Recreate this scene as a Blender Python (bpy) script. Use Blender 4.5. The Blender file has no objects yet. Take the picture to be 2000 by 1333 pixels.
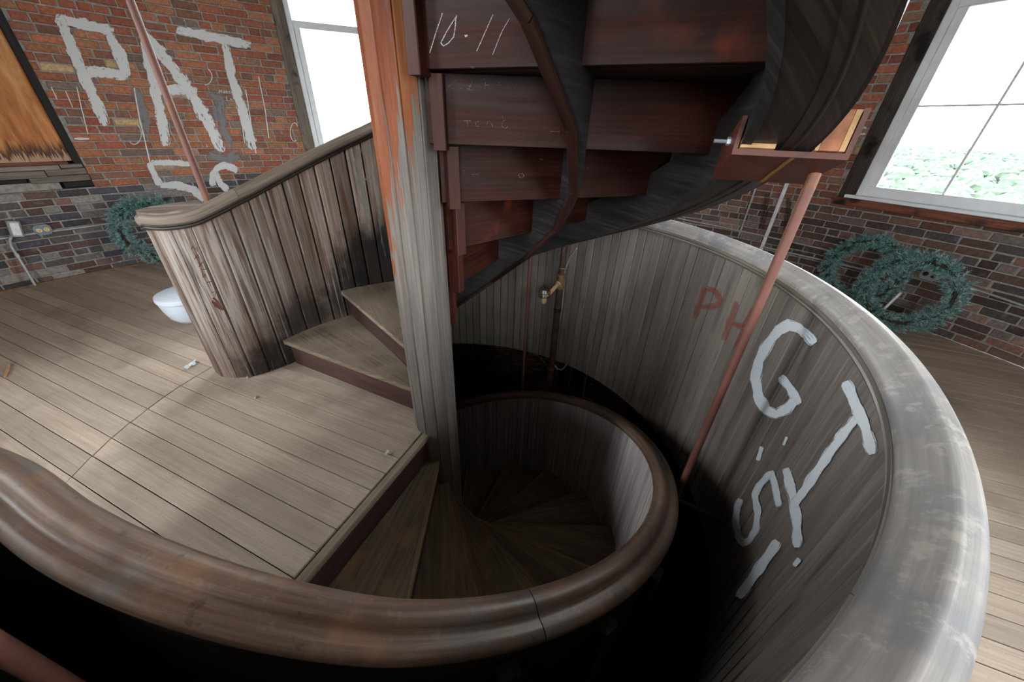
import bpy, bmesh, math, random
from mathutils import Vector, Matrix
rnd = random.Random(7)
D = bpy.data
SC = bpy.context.scene
COL = SC.collection
R_ = math.radians
# ------------------------------------------------------------------ camera
CAM = Vector((0.40927, -1.4759, 1.43))
cr, cu, cb = Vector((0.999322, 0.01898, 0.031546)), Vector((-0.036816, 0.515191, 0.856284)), Vector((0.0, -0.856865, 0.51554))
FPX = 693.9
cd = D.cameras.new('camera'); cam = D.objects.new('camera', cd); COL.objects.link(cam)
cd.sensor_width = 36.0; cd.lens = FPX / 2000 * 36.0; cd.clip_start = 0.02; cd.clip_end = 6000
cam.matrix_world = Matrix(((cr.x, cu.x, cb.x, CAM.x), (cr.y, cu.y, cb.y, CAM.y), (cr.z, cu.z, cb.z, CAM.z), (0, 0, 0, 1)))
SC.camera = cam
# ------------------------------------------------------------------ light, exposure
vs = SC.view_settings
SC.display_settings.display_device = 'sRGB'
vs.view_transform = 'Standard'; vs.look = 'None'; vs.gamma = 1.0; vs.use_curve_mapping = False
vs.exposure = 2.7
SKY = 5.0
w = D.worlds.new('overcast_sky'); SC.world = w; w.use_nodes = True
nt = w.node_tree; nt.nodes.clear()
tc = nt.nodes.new('ShaderNodeTexCoord'); sp = nt.nodes.new('ShaderNodeSeparateXYZ'); rp = nt.nodes.new('ShaderNodeValToRGB')
bg = nt.nodes.new('ShaderNodeBackground'); ow = nt.nodes.new('ShaderNodeOutputWorld')
nt.links.new(tc.outputs['Generated'], sp.inputs[0]); nt.links.new(sp.outputs['Z'], rp.inputs[0])
rp.color_ramp.elements[0].position = 0.0; rp.color_ramp.elements[0].color = (0.96, 0.975, 1.0, 1)
rp.color_ramp.elements[1].position = 1.0; rp.color_ramp.elements[1].color = (0.93, 0.965, 1.0, 1)
nt.links.new(rp.outputs[0], bg.inputs[0]); bg.inputs[1].default_value = SKY; nt.links.new(bg.outputs[0], ow.inputs[0])
SC.cycles.diffuse_bounces = 6; SC.cycles.max_bounces = 10; SC.cycles.transparent_max_bounces = 16
# tower wall: circle in plan; the stair axis is the world origin
WX, WY, RW = -0.095, -0.50, 4.55
ZC = 3.6
WINC = [29.0, 69.5, 110.0, 151.7, 192.0, 231.0, 270.0, 309.0, 349.5]
WHALF = 8.45
BOARDED = (151.7,)
def wp(th, z, r=RW):
    a = R_(th); return Vector((WX + r * math.cos(a), WY + r * math.sin(a), z))
for th in WINC:                                   # sky portals in the window openings
    if th in BOARDED: continue
    l = D.lights.new('window_portal', 'AREA'); l.shape = 'RECTANGLE'; l.size = 1.2; l.size_y = 2.45
    l.cycles.is_portal = True; l.energy = 1
    o = D.objects.new('window_portal', l); COL.objects.link(o)
    n = Vector((-math.cos(R_(th)), -math.sin(R_(th)), 0))
    o.matrix_world = Matrix.Translation(wp(th, 2.25, RW + 0.22)) @ (n.to_track_quat('-Z', 'Y').to_matrix().to_4x4())

# ------------------------------------------------------------------ helpers
def hx(s):
    s = s.lstrip('#'); v = [int(s[i:i + 2], 16) / 255 for i in (0, 2, 4)]
    return tuple(x / 12.92 if x <= 0.04045 else ((x + 0.055) / 1.055) ** 2.4 for x in v)
def smooth(x, a, b):
    t = min(1, max(0, (x - a) / (b - a))); return t * t * (3 - 2 * t)
def interp(x, tab):
    tab = sorted(tab)
    if x <= tab[0][0]: return tab[0][1]
    for (a, b), (c, d) in zip(tab, tab[1:]):
        if x <= c: return b + (d - b) * (x - a) / (c - a)
    return tab[-1][1]
def tag(o, label=None, cat=None, group=None, kind=None):
    if label: o['label'] = label
    if cat: o['category'] = cat
    if group: o['group'] = group
    if kind: o['kind'] = kind
    return o
def empty(name, loc=(0, 0, 0)):
    o = D.objects.new(name, None); o.empty_display_size = 0.05; o.location = loc; COL.objects.link(o); return o
def setparent(o, p):
    if p is not None:
        o.parent = p; o.matrix_parent_inverse = Matrix.Translation(-p.matrix_basis.translation) if True else None
class MB:
    """collects polygons in world space and links them as one mesh object; 'gr' holds grain coordinates"""
    def __init__(s): s.v = []; s.f = []; s.g = []; s.c = []; s.cur = (1, 1, 1)
    def poly(s, verts, faces, grain=None):
        n = len(s.v); s.v += [tuple(p) for p in verts]
        s.g += (grain if grain else [(p[2], p[0] + p[1], 0.0) for p in verts])
        s.c += [s.cur] * len(verts)
        s.f += [tuple(i + n for i in f) for f in faces]; return s
    def prism(s, bot, top, seed=0.0, axis=None):
        n = len(bot); vs = [tuple(p) for p in bot] + [tuple(p) for p in top]
        fs = [tuple(range(n))[::-1], tuple(range(n, 2 * n))] + [(i, (i + 1) % n, n + (i + 1) % n, n + i) for i in range(n)]
        g = None
        if axis is not None:
            a = Vector(axis).normalized(); b = Vector((a.y, -a.x, 0)) if abs(a.z) < .9 else Vector((1, 0, 0)); b.normalize(); c = a.cross(b)
            g = [(Vector(p).dot(a), Vector(p).dot(b) + 0.7 * Vector(p).dot(c), seed) for p in vs]
        return s.poly(vs, fs, g)
    def box(s, o, ax, ay, az, seed=0.0, ch=0.0):
        """box from corner-centre o with half vectors ax (grain), ay, az"""
        o, ax, ay, az = Vector(o), Vector(ax), Vector(ay), Vector(az)
        la, lb, lc = ax.length, ay.length, az.length
        if ch <= 0:
            pts = [(-1, -1), (1, -1), (1, 1), (-1, 1)]
        else:
            c1, c2 = min(.9, ch / lb), min(.9, ch / lc)
            pts = [(-1 + c1, -1), (1 - c1, -1), (1, -1 + c2), (1, 1 - c2), (1 - c1, 1), (-1 + c1, 1), (-1, 1 - c2), (-1, -1 + c2)]
        n = len(pts); vs = []; g = []
        for e in (-1, 1):
            for (p, q) in pts:
                vs.append(o + ax * e + ay * p + az * q); g.append((e * la, p * lb + q * lc * .8, seed))
        fs = [tuple(range(n))[::-1], tuple(range(n, 2 * n))] + [(i, (i + 1) % n, n + (i + 1) % n, n + i) for i in range(n)]
        return s.poly(vs, fs, g)
    def tube(s, pts, r, n=10, cap=True, seed=0.0):
        pts = [Vector(p) for p in pts]; rings = []; L = 0; up = None
        rr = r if isinstance(r, (list, tuple)) else [r] * len(pts)
        base = len(s.v); vs = []; g = []
        for i, p in enumerate(pts):
            d = (pts[min(i + 1, len(pts) - 1)] - pts[max(i - 1, 0)])
            d = d.normalized() if d.length > 1e-9 else Vector((0, 0, 1))
            if up is None:
                up = Vector((0, 0, 1)) if abs(d.z) < .9 else Vector((1, 0, 0))
            x = up - d * up.dot(d); x.normalize(); up = x; y = d.cross(x)
            if i: L += (p - pts[i - 1]).length
            for k in range(n):
                a = 2 * math.pi * k / n; vs.append(p + (x * math.cos(a) + y * math.sin(a)) * rr[i]); g.append((L, k * .01, seed))
        fs = []
        for i in range(len(pts) - 1):
            for k in range(n):
                fs.append((i * n + k, i * n + (k + 1) % n, (i + 1) * n + (k + 1) % n, (i + 1) * n + k))
        if cap: fs += [tuple(range(n))[::-1], tuple(range((len(pts) - 1) * n, len(pts) * n))]
        return s.poly(vs, fs, g)
    def build(s, name, mat, parent=None, smooth_=False, kind=None, label=None, col=False):
        me = D.meshes.new(name); me.from_pydata(s.v, [], s.f); me.update()
        at = me.attributes.new('gr', 'FLOAT_VECTOR', 'POINT'); at.data.foreach_set('vector', [x for g in s.g for x in g])
        if col:
            ca = me.attributes.new('Col', 'FLOAT_COLOR', 'POINT'); ca.data.foreach_set('color', [x for c in s.c for x in (*c, 1.0)])
        if smooth_:
            me.polygons.foreach_set('use_smooth', [True] * len(me.polygons))
            if smooth_ == 'auto': me.set_sharp_from_angle(angle=R_(42))
        me.materials.append(mat)
        o = D.objects.new(name, me); COL.objects.link(o)
        if parent is not None:
            o.parent = parent; o.matrix_parent_inverse = parent.matrix_basis.inverted()
        if kind: o['kind'] = kind
        if label: o['label'] = label
        return o

# ------------------------------------------------------------------ materials
class NT:
    def __init__(s, name):
        s.m = D.materials.new(name); s.m.use_nodes = True; s.t = s.m.node_tree; s.t.nodes.clear()
        s.out = s.n('ShaderNodeOutputMaterial'); s.b = s.n('ShaderNodeBsdfPrincipled'); s.l(s.b.outputs[0], s.out.inputs[0])
        s.b.inputs['Specular IOR Level'].default_value = 0.35
    def n(s, k, **kw):
        x = s.t.nodes.new(k)
        for a, v in kw.items(): setattr(x, a, v)
        return x
    def l(s, a, b): s.t.links.new(a, b)
    def inp(s, sock, v):
        if hasattr(v, 'is_output') or hasattr(v, 'links'): s.l(v, sock)
        else: sock.default_value = v
    def attr(s, n): x = s.n('ShaderNodeAttribute', attribute_name=n); return x
    def math(s, op, a, b=0.0, c=None, clamp=False):
        x = s.n('ShaderNodeMath', operation=op, use_clamp=clamp); s.inp(x.inputs[0], a); s.inp(x.inputs[1], b)
        if c is not None: s.inp(x.inputs[2], c)
        return x.outputs[0]
    def mul(s, v, t):
        x = s.n('ShaderNodeVectorMath', operation='MULTIPLY'); s.inp(x.inputs[0], v); x.inputs[1].default_value = t; return x.outputs[0]
    def noise(s, v, sc=1.0, det=4.0, rough=0.6, dist=0.0):
        x = s.n('ShaderNodeTexNoise'); s.l(v, x.inputs['Vector']); x.inputs['Scale'].default_value = sc; x.inputs['Detail'].default_value = det
        x.inputs['Roughness'].default_value = rough; x.inputs['Distortion'].default_value = dist; return x.outputs['Fac']
    def ramp(s, f, els, mode='LINEAR'):
        x = s.n('ShaderNodeValToRGB'); s.l(f, x.inputs[0]); cr_ = x.color_ramp; cr_.interpolation = mode
        while len(cr_.elements) < len(els): cr_.elements.new(0.5)
        for e, (p, c) in zip(cr_.elements, els):
            e.position = p; e.color = (*c, 1) if len(c) == 3 else c
        return x.outputs[0]
    def mr(s, f, a, b, c=0.0, d=1.0):
        x = s.n('ShaderNodeMapRange', interpolation_type='SMOOTHSTEP'); s.inp(x.inputs[0], f)
        for i, v in zip((1, 2, 3, 4), (a, b, c, d)): s.inp(x.inputs[i], v)
        return x.outputs[0]
    def mix(s, f, a, b, mode='MIX'):
        x = s.n('ShaderNodeMix', data_type='RGBA', blend_type=mode); s.inp(x.inputs[0], f)
        for i, v in ((6, a), (7, b)):
            if isinstance(v, tuple): x.inputs[i].default_value = (*v, 1) if len(v) == 3 else v
            else: s.l(v, x.inputs[i])
        return x.outputs[2]
    def pos(s): return s.n('ShaderNodeNewGeometry').outputs['Position']
    def bump(s, h, st=0.3, d=0.002):
        x = s.n('ShaderNodeBump'); x.inputs['Strength'].default_value = st; x.inputs['Distance'].default_value = d; s.l(h, x.inputs['Height']); s.l(x.outputs[0], s.b.inputs['Normal'])
    def col(s, c):
        if isinstance(c, tuple): s.b.inputs['Base Color'].default_value = (*c, 1)
        else: s.l(c, s.b.inputs['Base Color'])
    def rough(s, v): s.inp(s.b.inputs['Roughness'], v)

def wood(name, dark, mid, light, rough=0.75, tone=0.25, bump=0.35, fleck=0.0, fleckc=(.6, .6, .58), blot=None, blotc=(0.02, .018, .016), dust=None, dustc=hx('9a8d7c'), grainmix=0.6, extra=None, spec=0.3):
    k = NT(name); gr = k.attr('gr').outputs['Vector']
    n1 = k.noise(k.mul(gr, (3.0, 110.0, 31.0)), 1.0, 5.0, 0.65)
    n2 = k.noise(k.mul(gr, (0.9, 14.0, 17.0)), 1.0, 3.0, 0.55, 0.4)
    f = k.math('ADD', k.math('MULTIPLY', n1, grainmix), k.math('MULTIPLY', n2, 1.0 - grainmix))
    c = k.ramp(f, [(0.30, hx(dark)), (0.5, hx(mid)), (0.70, hx(light))])
    sx = k.n('ShaderNodeSeparateXYZ'); k.l(gr, sx.inputs[0])
    wn = k.n('ShaderNodeTexWhiteNoise', noise_dimensions='1D'); k.l(sx.outputs['Z'], wn.inputs['W'])
    tn = k.mr(wn.outputs['Value'], 0, 1, 1 - tone, 1 + tone)
    sc = k.n('ShaderNodeVectorMath', operation='SCALE'); k.l(c, sc.inputs[0]); k.l(tn, sc.inputs['Scale']); c = sc.outputs[0]
    P = k.pos()
    if blot:
        nb = k.noise(P, blot[0], 4.0, 0.6); c = k.mix(k.mr(nb, blot[1], blot[1] + .14), c, blotc)
    if extra: c = extra(k, c, P, gr)
    if fleck > 0:
        nf = k.noise(k.mul(gr, (9.0, 60.0, 3.0)), 1.0, 3.0, 0.7); c = k.mix(k.math('MULTIPLY', k.mr(nf, 0.70, 0.76), fleck), c, fleckc)
    if dust:
        nd = k.noise(P, dust[1], 5.0, 0.6); g2 = k.n('ShaderNodeNewGeometry'); sz = k.n('ShaderNodeSeparateXYZ'); k.l(g2.outputs['Normal'], sz.inputs[0])
        up = k.mr(sz.outputs['Z'], 0.6, 0.95)
        c = k.mix(k.math('MULTIPLY', k.math('MULTIPLY', k.mr(nd, 0.35, 0.62), dust[0]), up), c, dustc)
    k.col(c); k.rough(k.mr(n2, 0.3, 0.7, rough - .1, rough + .1)); k.b.inputs['Specular IOR Level'].default_value = spec
    k.bump(n1, bump, 0.0015)
    return k.m
def plain(name, c, rough=0.5, metal=0.0, var=0.12, sc=18.0, c2=None, thr=0.55, bump=0.0):
    k = NT(name); P = k.pos(); n = k.noise(P, sc, 4.0, 0.6); base = hx(c)
    d = tuple(x * (1 - var * 2) for x in base); l = tuple(min(1, x * (1 + var)) for x in base)
    cc = k.ramp(n, [(0.3, d), (0.7, l)])
    if c2: cc = k.mix(k.mr(k.noise(P, sc * .7, 5.0, .65), thr, thr + .08), cc, hx(c2))
    k.col(cc); k.rough(rough); k.b.inputs['Metallic'].default_value = metal
    if bump: k.bump(n, bump, 0.001)
    return k.m
def ball(k, P, c, r0, r1, sc=9.0, amp=.25):
    d = k.n('ShaderNodeVectorMath', operation='DISTANCE'); k.l(P, d.inputs[0]); d.inputs[1].default_value = c
    n = k.noise(P, sc, 4.0, .65); v = k.math('ADD', d.outputs['Value'], k.math('MULTIPLY', k.math('SUBTRACT', n, .5), amp * 2)); return k.mr(v, r1, r0)

M = {}
def floor_extra(k, c, P, gr):
    n = k.noise(P, 1.6, 4.0, .6); c = k.mix(k.math('MULTIPLY', k.mr(n, .5, .68), .45), c, hx('6a5b50'))
    n = k.noise(P, 60.0, 2.0, .5); return k.mix(k.math('MULTIPLY', k.mr(n, .66, .72), .5), c, hx('8a7a66'))
M['floor'] = wood('floor_boards_mat', '897a6d', 'a09082', 'b2a395', 0.8, 0.12, 0.25, extra=floor_extra, spec=.25)
M['floor_dark'] = plain('floor_joist_mat', '2a2622', .9)
def asc_extra(k, c, P, gr):
    n = k.noise(k.mul(gr, (1.3, 26.0, 7.0)), 1.0, 4.0, .6); c = k.mix(k.math('MULTIPLY', k.mr(n, .52, .64), .75), c, hx('4a2f20'))
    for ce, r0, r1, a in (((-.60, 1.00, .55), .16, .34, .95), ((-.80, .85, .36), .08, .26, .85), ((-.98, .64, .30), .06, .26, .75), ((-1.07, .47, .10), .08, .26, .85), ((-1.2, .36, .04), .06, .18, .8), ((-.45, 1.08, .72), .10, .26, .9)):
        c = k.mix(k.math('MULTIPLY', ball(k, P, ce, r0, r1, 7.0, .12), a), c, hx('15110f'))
    n = k.noise(k.mul(gr, (2.0, 60.0, 5.0)), 1.0, 3.0, .6); c = k.mix(k.math('MULTIPLY', k.mr(n, .60, .70), .4), c, hx('a89d96'))
    n = k.noise(k.mul(gr, (1.6, 44.0, 5.0)), 1.0, 4.0, .65); b_ = ball(k, P, (-1.36, .33, .62), .18, .5, 6.0, .1)
    c = k.mix(k.math('MULTIPLY', k.math('MULTIPLY', b_, k.mr(n, .42, .56)), .8), c, hx('9d9590')); return k.mix(k.math('MULTIPLY', k.math('MULTIPLY', b_, k.mr(n, .58, .66)), .7), c, hx('5c2c1c'))
M['asc_board'] = wood('weathered_board_mat', '4d3c33', '6d5d54', '8f837b', 0.75, 0.3, 0.3, extra=asc_extra)
M['asc_rail'] = wood('weathered_rail_mat', '40362f', '6a5d52', '8a7d71', 0.6, 0.1, 0.25)
def post_extra(k, c, P, gr):
    sx = k.n('ShaderNodeSeparateXYZ'); k.l(P, sx.inputs[0])
    n = k.noise(k.mul(gr, (3.2, 60.0, 9.0)), 1.0, 5.0, .7); n2 = k.noise(k.mul(gr, (.9, 9.0, 5.0)), 1.0, 3.0, .6)
    v = k.math('ADD', k.math('MULTIPLY', n, .55), k.math('MULTIPLY', n2, .6))
    v = k.math('ADD', v, k.math('MULTIPLY', k.math('SUBTRACT', sx.outputs['Z'], 1.0), .30))
    v = k.math('ADD', v, k.math('MULTIPLY', sx.outputs['X'], -1.3))
    red = k.ramp(k.math('ADD', k.math('MULTIPLY', n2, .55), k.math('MULTIPLY', n, .45)), [(.3, hx('52260f')), (.48, hx('6e361c')), (.62, hx('85502f')), (.75, hx('956340'))])
    return k.mix(k.mr(v, .655, .70), c, red)
M['post'] = wood('peeling_varnish_post_mat', '45403c', '5f5955', '767069', 0.6, 0.08, 0.35, extra=post_extra)
M['riser_under'] = wood('mahogany_riser_mat', '150604', '2b0f09', '421910', 0.55, 0.2, 0.25, fleck=.15, blot=(2.6, .57), blotc=hx('67270e'), spec=.18)
M['tread_up'] = wood('dusty_tread_mat', '4a3e34', '6f6254', '8d8070', 0.8, 0.1, 0.35, dust=(.6, 5.0), dustc=hx('857769'))
M['riser_up'] = wood('stair_riser_mat', '241614', '3f2926', '573a35', 0.7, 0.1, 0.3)
def dt_extra(k, c, P, gr):
    n = k.noise(P, 5.0, 4.0, .6); return k.mix(k.math('MULTIPLY', k.mr(n, .52, .66), .6), c, hx('96704a'))
M['tread_down'] = wood('worn_tread_mat', '41372f', '6f6052', '93816e', 0.75, 0.3, 0.4, extra=dt_extra, dust=(.3, 7.0), dustc=hx('6b5f52'))
M['nose'] = wood('worn_nosing_mat', '4f4134', '75604a', '8f7a60', 0.7, 0.15, 0.3)
M['carriage'] = wood('blackened_carriage_mat', '171516', '262324', '403c3e', 0.65, 0.1, 0.7, fleck=.2, spec=.35, grainmix=.7)
M['strip'] = wood('carriage_facing_mat', '150807', '25100c', '361a14', 0.55, 0.15, 0.2)
M['cleat'] = wood('red_cleat_mat', '1f0a07', '35130d', '471e15', 0.55, 0.15, 0.2)
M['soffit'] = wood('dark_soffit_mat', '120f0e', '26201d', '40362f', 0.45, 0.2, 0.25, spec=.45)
def par_extra(k, c, P, gr):
    n = k.noise(P, 2.2, 3.0, .5); c = k.mix(k.math('MULTIPLY', k.mr(n, .45, .65), .35), c, hx('6f675f'))
    n = k.noise(k.mul(gr, (2.5, 16.0, 3.0)), 1.0, 4.0, .6); return k.mix(k.math('MULTIPLY', k.mr(n, .56, .7), .6), c, hx('3a332f'))
M['par_board'] = wood('parapet_board_mat', '4a433f', '635b56', '7a716b', 0.6, 0.16, 0.2, fleck=.55, fleckc=hx('a09d98'), extra=par_extra, spec=.4)
def cap_extra(k, c, P, gr):
    n = k.noise(P, 6.0, 5.0, .65); c = k.mix(k.math('MULTIPLY', k.mr(n, .48, .62), .6), c, hx('62636a')); n = k.noise(P, 17.0, 5.0, .7); c = k.mix(k.math('MULTIPLY', k.mr(n, .52, .64), .5), c, hx('a39c94'))
    n = k.noise(P, 2.0, 3.0, .6); return k.mix(k.math('MULTIPLY', k.mr(n, .52, .68), .45), c, hx('8c7a66'))
M['par_cap'] = wood('parapet_cap_mat', '625c58', '7c7672', '948e89', 0.65, 0.06, 0.25, extra=cap_extra)
def rail_extra(k, c, P, gr):
    n = k.noise(P, 7.0, 5.0, .65); c = k.mix(k.math('MULTIPLY', k.mr(n, .48, .62), .65), c, hx('57504e')); n = k.noise(P, 31.0, 5.0, .7); c = k.mix(k.math('MULTIPLY', k.mr(n, .53, .70), .30), c, hx('857669'))
    n = k.noise(P, 11.0, 4.0, .6); c = k.mix(k.math('MULTIPLY', k.mr(n, .5, .72), .45), c, hx('8a6040'))
    n = k.noise(P, 23.0, 4.0, .6); return k.mix(k.math('MULTIPLY', k.mr(n, .64, .7), .5), c, hx('2c2523'))
M['desc_rail'] = wood('worn_handrail_mat', '3f2f27', '624c40', '826957', 0.5, 0.08, 0.25, extra=rail_extra, spec=.4)
M['desc_board'] = wood('beadboard_mat', '7d7472', 'a39a99', 'b8b0af', 0.6, 0.12, 0.2, fleck=.2, spec=.35)
M['skin'] = wood('outer_panelling_mat', '14110f', '231e1b', '362f2a', 0.6, 0.1, 0.2)
M['primer'] = plain('red_primer_rod_mat', '6b453c', .5, 0, .12, 7.0, '734a33', .56)
M['primer_dark'] = plain('red_primer_steel_mat', '54291f', .5, 0, .15, 9.0, '3a1d16', .6)
M['rust'] = plain('rusty_iron_mat', '4a3a34', .75, .3, .3, 25.0, '7a4a30', .58, .3)
M['brass'] = plain('tarnished_brass_mat', '8f7350', .5, .5, .2, 30.0)
M['tan_paint'] = plain('tan_paint_mat', 'b09474', .6, 0, .12, 30.0)
M['steel'] = plain('galvanised_mat', 'a8adb2', .4, .6, .1, 30.0)
M['conduit'] = plain('grey_conduit_mat', 'a5a8aa', .5, .4, .12, 30.0)
M['white_pvc'] = plain('white_raceway_mat', 'd5d6d9', .45)
M['black'] = plain('black_socket_mat', '1a1a1c', .6)
M['cream'] = plain('cream_socket_mat', 'd8bf80', .5)
M['box'] = plain('outlet_box_mat', '74808a', .5, .3, .12, 30.0)
M['boxR'] = plain('outlet_plate_mat', '9ea2a6', .45, .3, .1, 30.0)
M['tub'] = plain('white_plastic_mat', 'c9d2de', .35, 0, .03, 6.0)
M['paper'] = plain('paper_scrap_mat', 'd3dbe2', .8, 0, .1, 40.0, '9fb3c4', .58)
M['fluff'] = plain('lint_mat', 'd0ccc4', .9)
M['pebble'] = plain('mortar_crumb_mat', 'a8937c', .9)
M['blockwood'] = plain('new_timber_mat', 'b08a60', .7, 0, .15, 20.0)
M['plywood_end'] = plain('packing_wood_mat', '8f5a40', .7, 0, .2, 30.0)
M['white_frame'] = plain('white_sash_mat', 'e4e8ee', .45, 0, .06, 5.0)
M['jamb'] = wood('weathered_jamb_mat', '38322f', '6f6358', '97897a', 0.75, 0.1, 0.4, blot=(5.0, .56), blotc=hx('2a2422'))
M['jamb_dark'] = wood('dark_jamb_mat', '1d1a18', '393230', '5c5048', 0.75, 0.1, 0.4, blot=(4.0, .52), blotc=hx('171413'))  # darker jamb wood with near-black blotches
M['sill'] = wood('peeling_sill_mat', '3a1d16', '6e3f30', '8d5b45', 0.7, 0.1, 0.4, blot=(4.0, .55), blotc=hx('1d1715'))
M['oldwood'] = wood('old_grey_plank_mat', '3a332e', '6d6259', '8f857a', 0.8, 0.2, 0.4, blot=(5.0, .58), blotc=hx('241d1a'))
M['blackframe'] = wood('black_frame_mat', '0d0d0d', '1b1a19', '2e2a28', 0.7, 0.1, 0.3)
M['base'] = wood('base_strip_mat', '4a382c', '6d5644', '86705c', 0.8, 0.1, 0.3)
M['ceil'] = wood('ceiling_boards_mat', 'c2bcb2', 'd4cec4', 'e0dad0', 0.8, 0.04, 0.2)
def ply():
    k = NT('plywood_mat'); gr = k.attr('gr').outputs['Vector']
    n = k.noise(k.mul(gr, (2.0, 9.0, 1.0)), 1.0, 5.0, .6, 1.2); c = k.ramp(n, [(.3, hx('85491f')), (.5, hx('ac6d38')), (.7, hx('c49260'))])
    sx = k.n('ShaderNodeSeparateXYZ'); k.l(gr, sx.inputs[0])
    n2 = k.noise(k.mul(gr, (3.0, 60.0, 1.0)), 1.0, 4.0, .65)
    h = k.math('ADD', sx.outputs['X'], k.math('MULTIPLY', k.math('SUBTRACT', n2, .5), -.30))
    band = k.math('MULTIPLY', k.mr(h, 1.055, 1.085), k.mr(h, 1.20, 1.10))
    c = k.mix(k.math('MULTIPLY', band, .9), c, hx('2c1511'))
    c = k.mix(k.math('MULTIPLY', k.mr(h, 1.08, 1.06), .8), c, hx('a08670'))
    st = k.noise(k.mul(gr, (2.4, 40.0, 4.0)), 1.0, 3.0, .6); c = k.mix(k.math('MULTIPLY', k.math('MULTIPLY', k.mr(st, .60, .68), k.mr(sx.outputs['X'], 1.6, 1.15)), .6), c, hx('5a2a12'))
    k.col(c); k.rough(.6); k.bump(n, .2); return k.m
M['ply'] = ply()
def brickm():
    k = NT('brick_mat'); a = k.n('ShaderNodeAttribute', attribute_name='Col'); P = k.pos()
    n = k.noise(P, 45.0, 4.0, .65); c = k.mix(1.0, a.outputs['Color'], k.ramp(n, [(.3, (.62, .62, .62)), (.7, (1.25, 1.2, 1.18))]), 'MULTIPLY')
    n2 = k.noise(P, 9.0, 5.0, .7); c = k.mix(k.math('MULTIPLY', k.mr(n2, .58, .68), .5), c, hx('6f6460'))
    n3 = k.noise(k.mul(P, (30.0, 30.0, 5.0)), 1.0, 4.0, .6); c = k.mix(k.math('MULTIPLY', k.mr(n3, .68, .75), .6), c, hx('b9b2ad'))
    k.col(c); k.rough(.85); k.bump(n, .5, .003); return k.m
M['brick'] = brickm()
M['mortar'] = plain('mortar_mat', '8a8580', .9, 0, .18, 30.0, 'a79f94', .60, .5)
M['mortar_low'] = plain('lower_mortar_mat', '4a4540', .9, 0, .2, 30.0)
def paint(name, c, noise_lo, noise_hi, alpha=1.0, sc=(60, 60, 60)):
    k = NT(name); gr = k.attr('gr').outputs['Vector']; P = k.pos()
    n = k.noise(k.mul(gr, sc), 1.0, 4.0, .65)
    sx = k.n('ShaderNodeSeparateXYZ'); k.l(gr, sx.inputs[0])
    e = k.math('ABSOLUTE', sx.outputs['Y'])                      # 0 centre of the stroke .. 1 edge
    v = k.math('SUBTRACT', k.math('ADD', n, sx.outputs['Z']), k.math('MULTIPLY', k.math('POWER', e, 3.0), .36))
    al = k.math('MULTIPLY', k.mr(v, noise_lo, noise_hi), alpha)
    k.col(hx(c)); k.rough(.7); k.l(al, k.b.inputs['Alpha']); return k.m
M['wpaint'] = paint('white_paint_mat', 'c9cacb', .26, .36, .93, (22, 3.0, 1))
M['wpaint2'] = paint('white_board_paint_mat', 'c3c9d1', .22, .34, .95, (9, 6.0, 1))
M['rpaint'] = paint('faded_red_paint_mat', '7d4038', .25, .5, .6, (9, 5.0, 1))
M['gpaint'] = paint('grey_paint_mat', '7f7d80', .30, .46, .75, (15, 3.0, 1))
M['chalk'] = paint('chalk_mat', 'c8bfc0', .40, .52, .8, (160, 1.5, 1))
M['thinchalk'] = paint('faint_chalk_mat', 'a89a9a', .47, .58, .6, (120, 1.5, 1))
M['carve'] = paint('carving_mat', '6e2c18', .30, .45, .85, (60, 2.0, 1))
M['rust_stain'] = paint('yellow_stain_mat', '9a7038', .30, .5, .8, (20, 3.0, 1))
def glassm():
    m = D.materials.new('window_glass_mat'); m.use_nodes = True; t = m.node_tree; t.nodes.clear()
    o = t.nodes.new('ShaderNodeOutputMaterial'); mx = t.nodes.new('ShaderNodeMixShader'); tr = t.nodes.new('ShaderNodeBsdfTransparent'); gl = t.nodes.new('ShaderNodeBsdfGlossy'); fr = t.nodes.new('ShaderNodeFresnel')
    gl.inputs['Roughness'].default_value = .02; fr.inputs[0].default_value = 1.45; tr.inputs[0].default_value = (.96, .98, .97, 1)
    t.links.new(fr.outputs[0], mx.inputs[0]); t.links.new(tr.outputs[0], mx.inputs[1]); t.links.new(gl.outputs[0], mx.inputs[2]); t.links.new(mx.outputs[0], o.inputs[0]); return m
M['glass'] = glassm()
def treem(name, a, b):
    k = NT(name); n = k.noise(k.pos(), .25, 4.0, .6); k.col(k.ramp(n, [(.3, hx(a)), (.7, hx(b))])); k.rough(.9); return k.m
M['trees'] = treem('tree_canopy_mat', '1f2b22', '313f31')
M['land'] = treem('far_ground_mat', '2e3833', '363f3b')
def needles():
    k = NT('spruce_needle_mat'); gr = k.attr('gr').outputs['Vector']; sx = k.n('ShaderNodeSeparateXYZ'); k.l(gr, sx.inputs[0])
    wn = k.n('ShaderNodeTexWhiteNoise', noise_dimensions='1D'); k.l(sx.outputs['Z'], wn.inputs['W'])
    c = k.ramp(wn.outputs['Value'], [(0, hx('3a5d61')), (.45, hx('668f90')), (.8, hx('95b6b3')), (1, hx('c3d6d0'))])
    k.col(c); k.rough(.6); return k.m
M['needle'] = needles()
M['twig'] = plain('wreath_ring_mat', '3a352c', .8)
M['cable_green'] = plain('green_light_string_mat', '0f6a55', .5)
M['bulb'] = plain('frosted_bulb_mat', 'd8dcde', .2)

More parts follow.
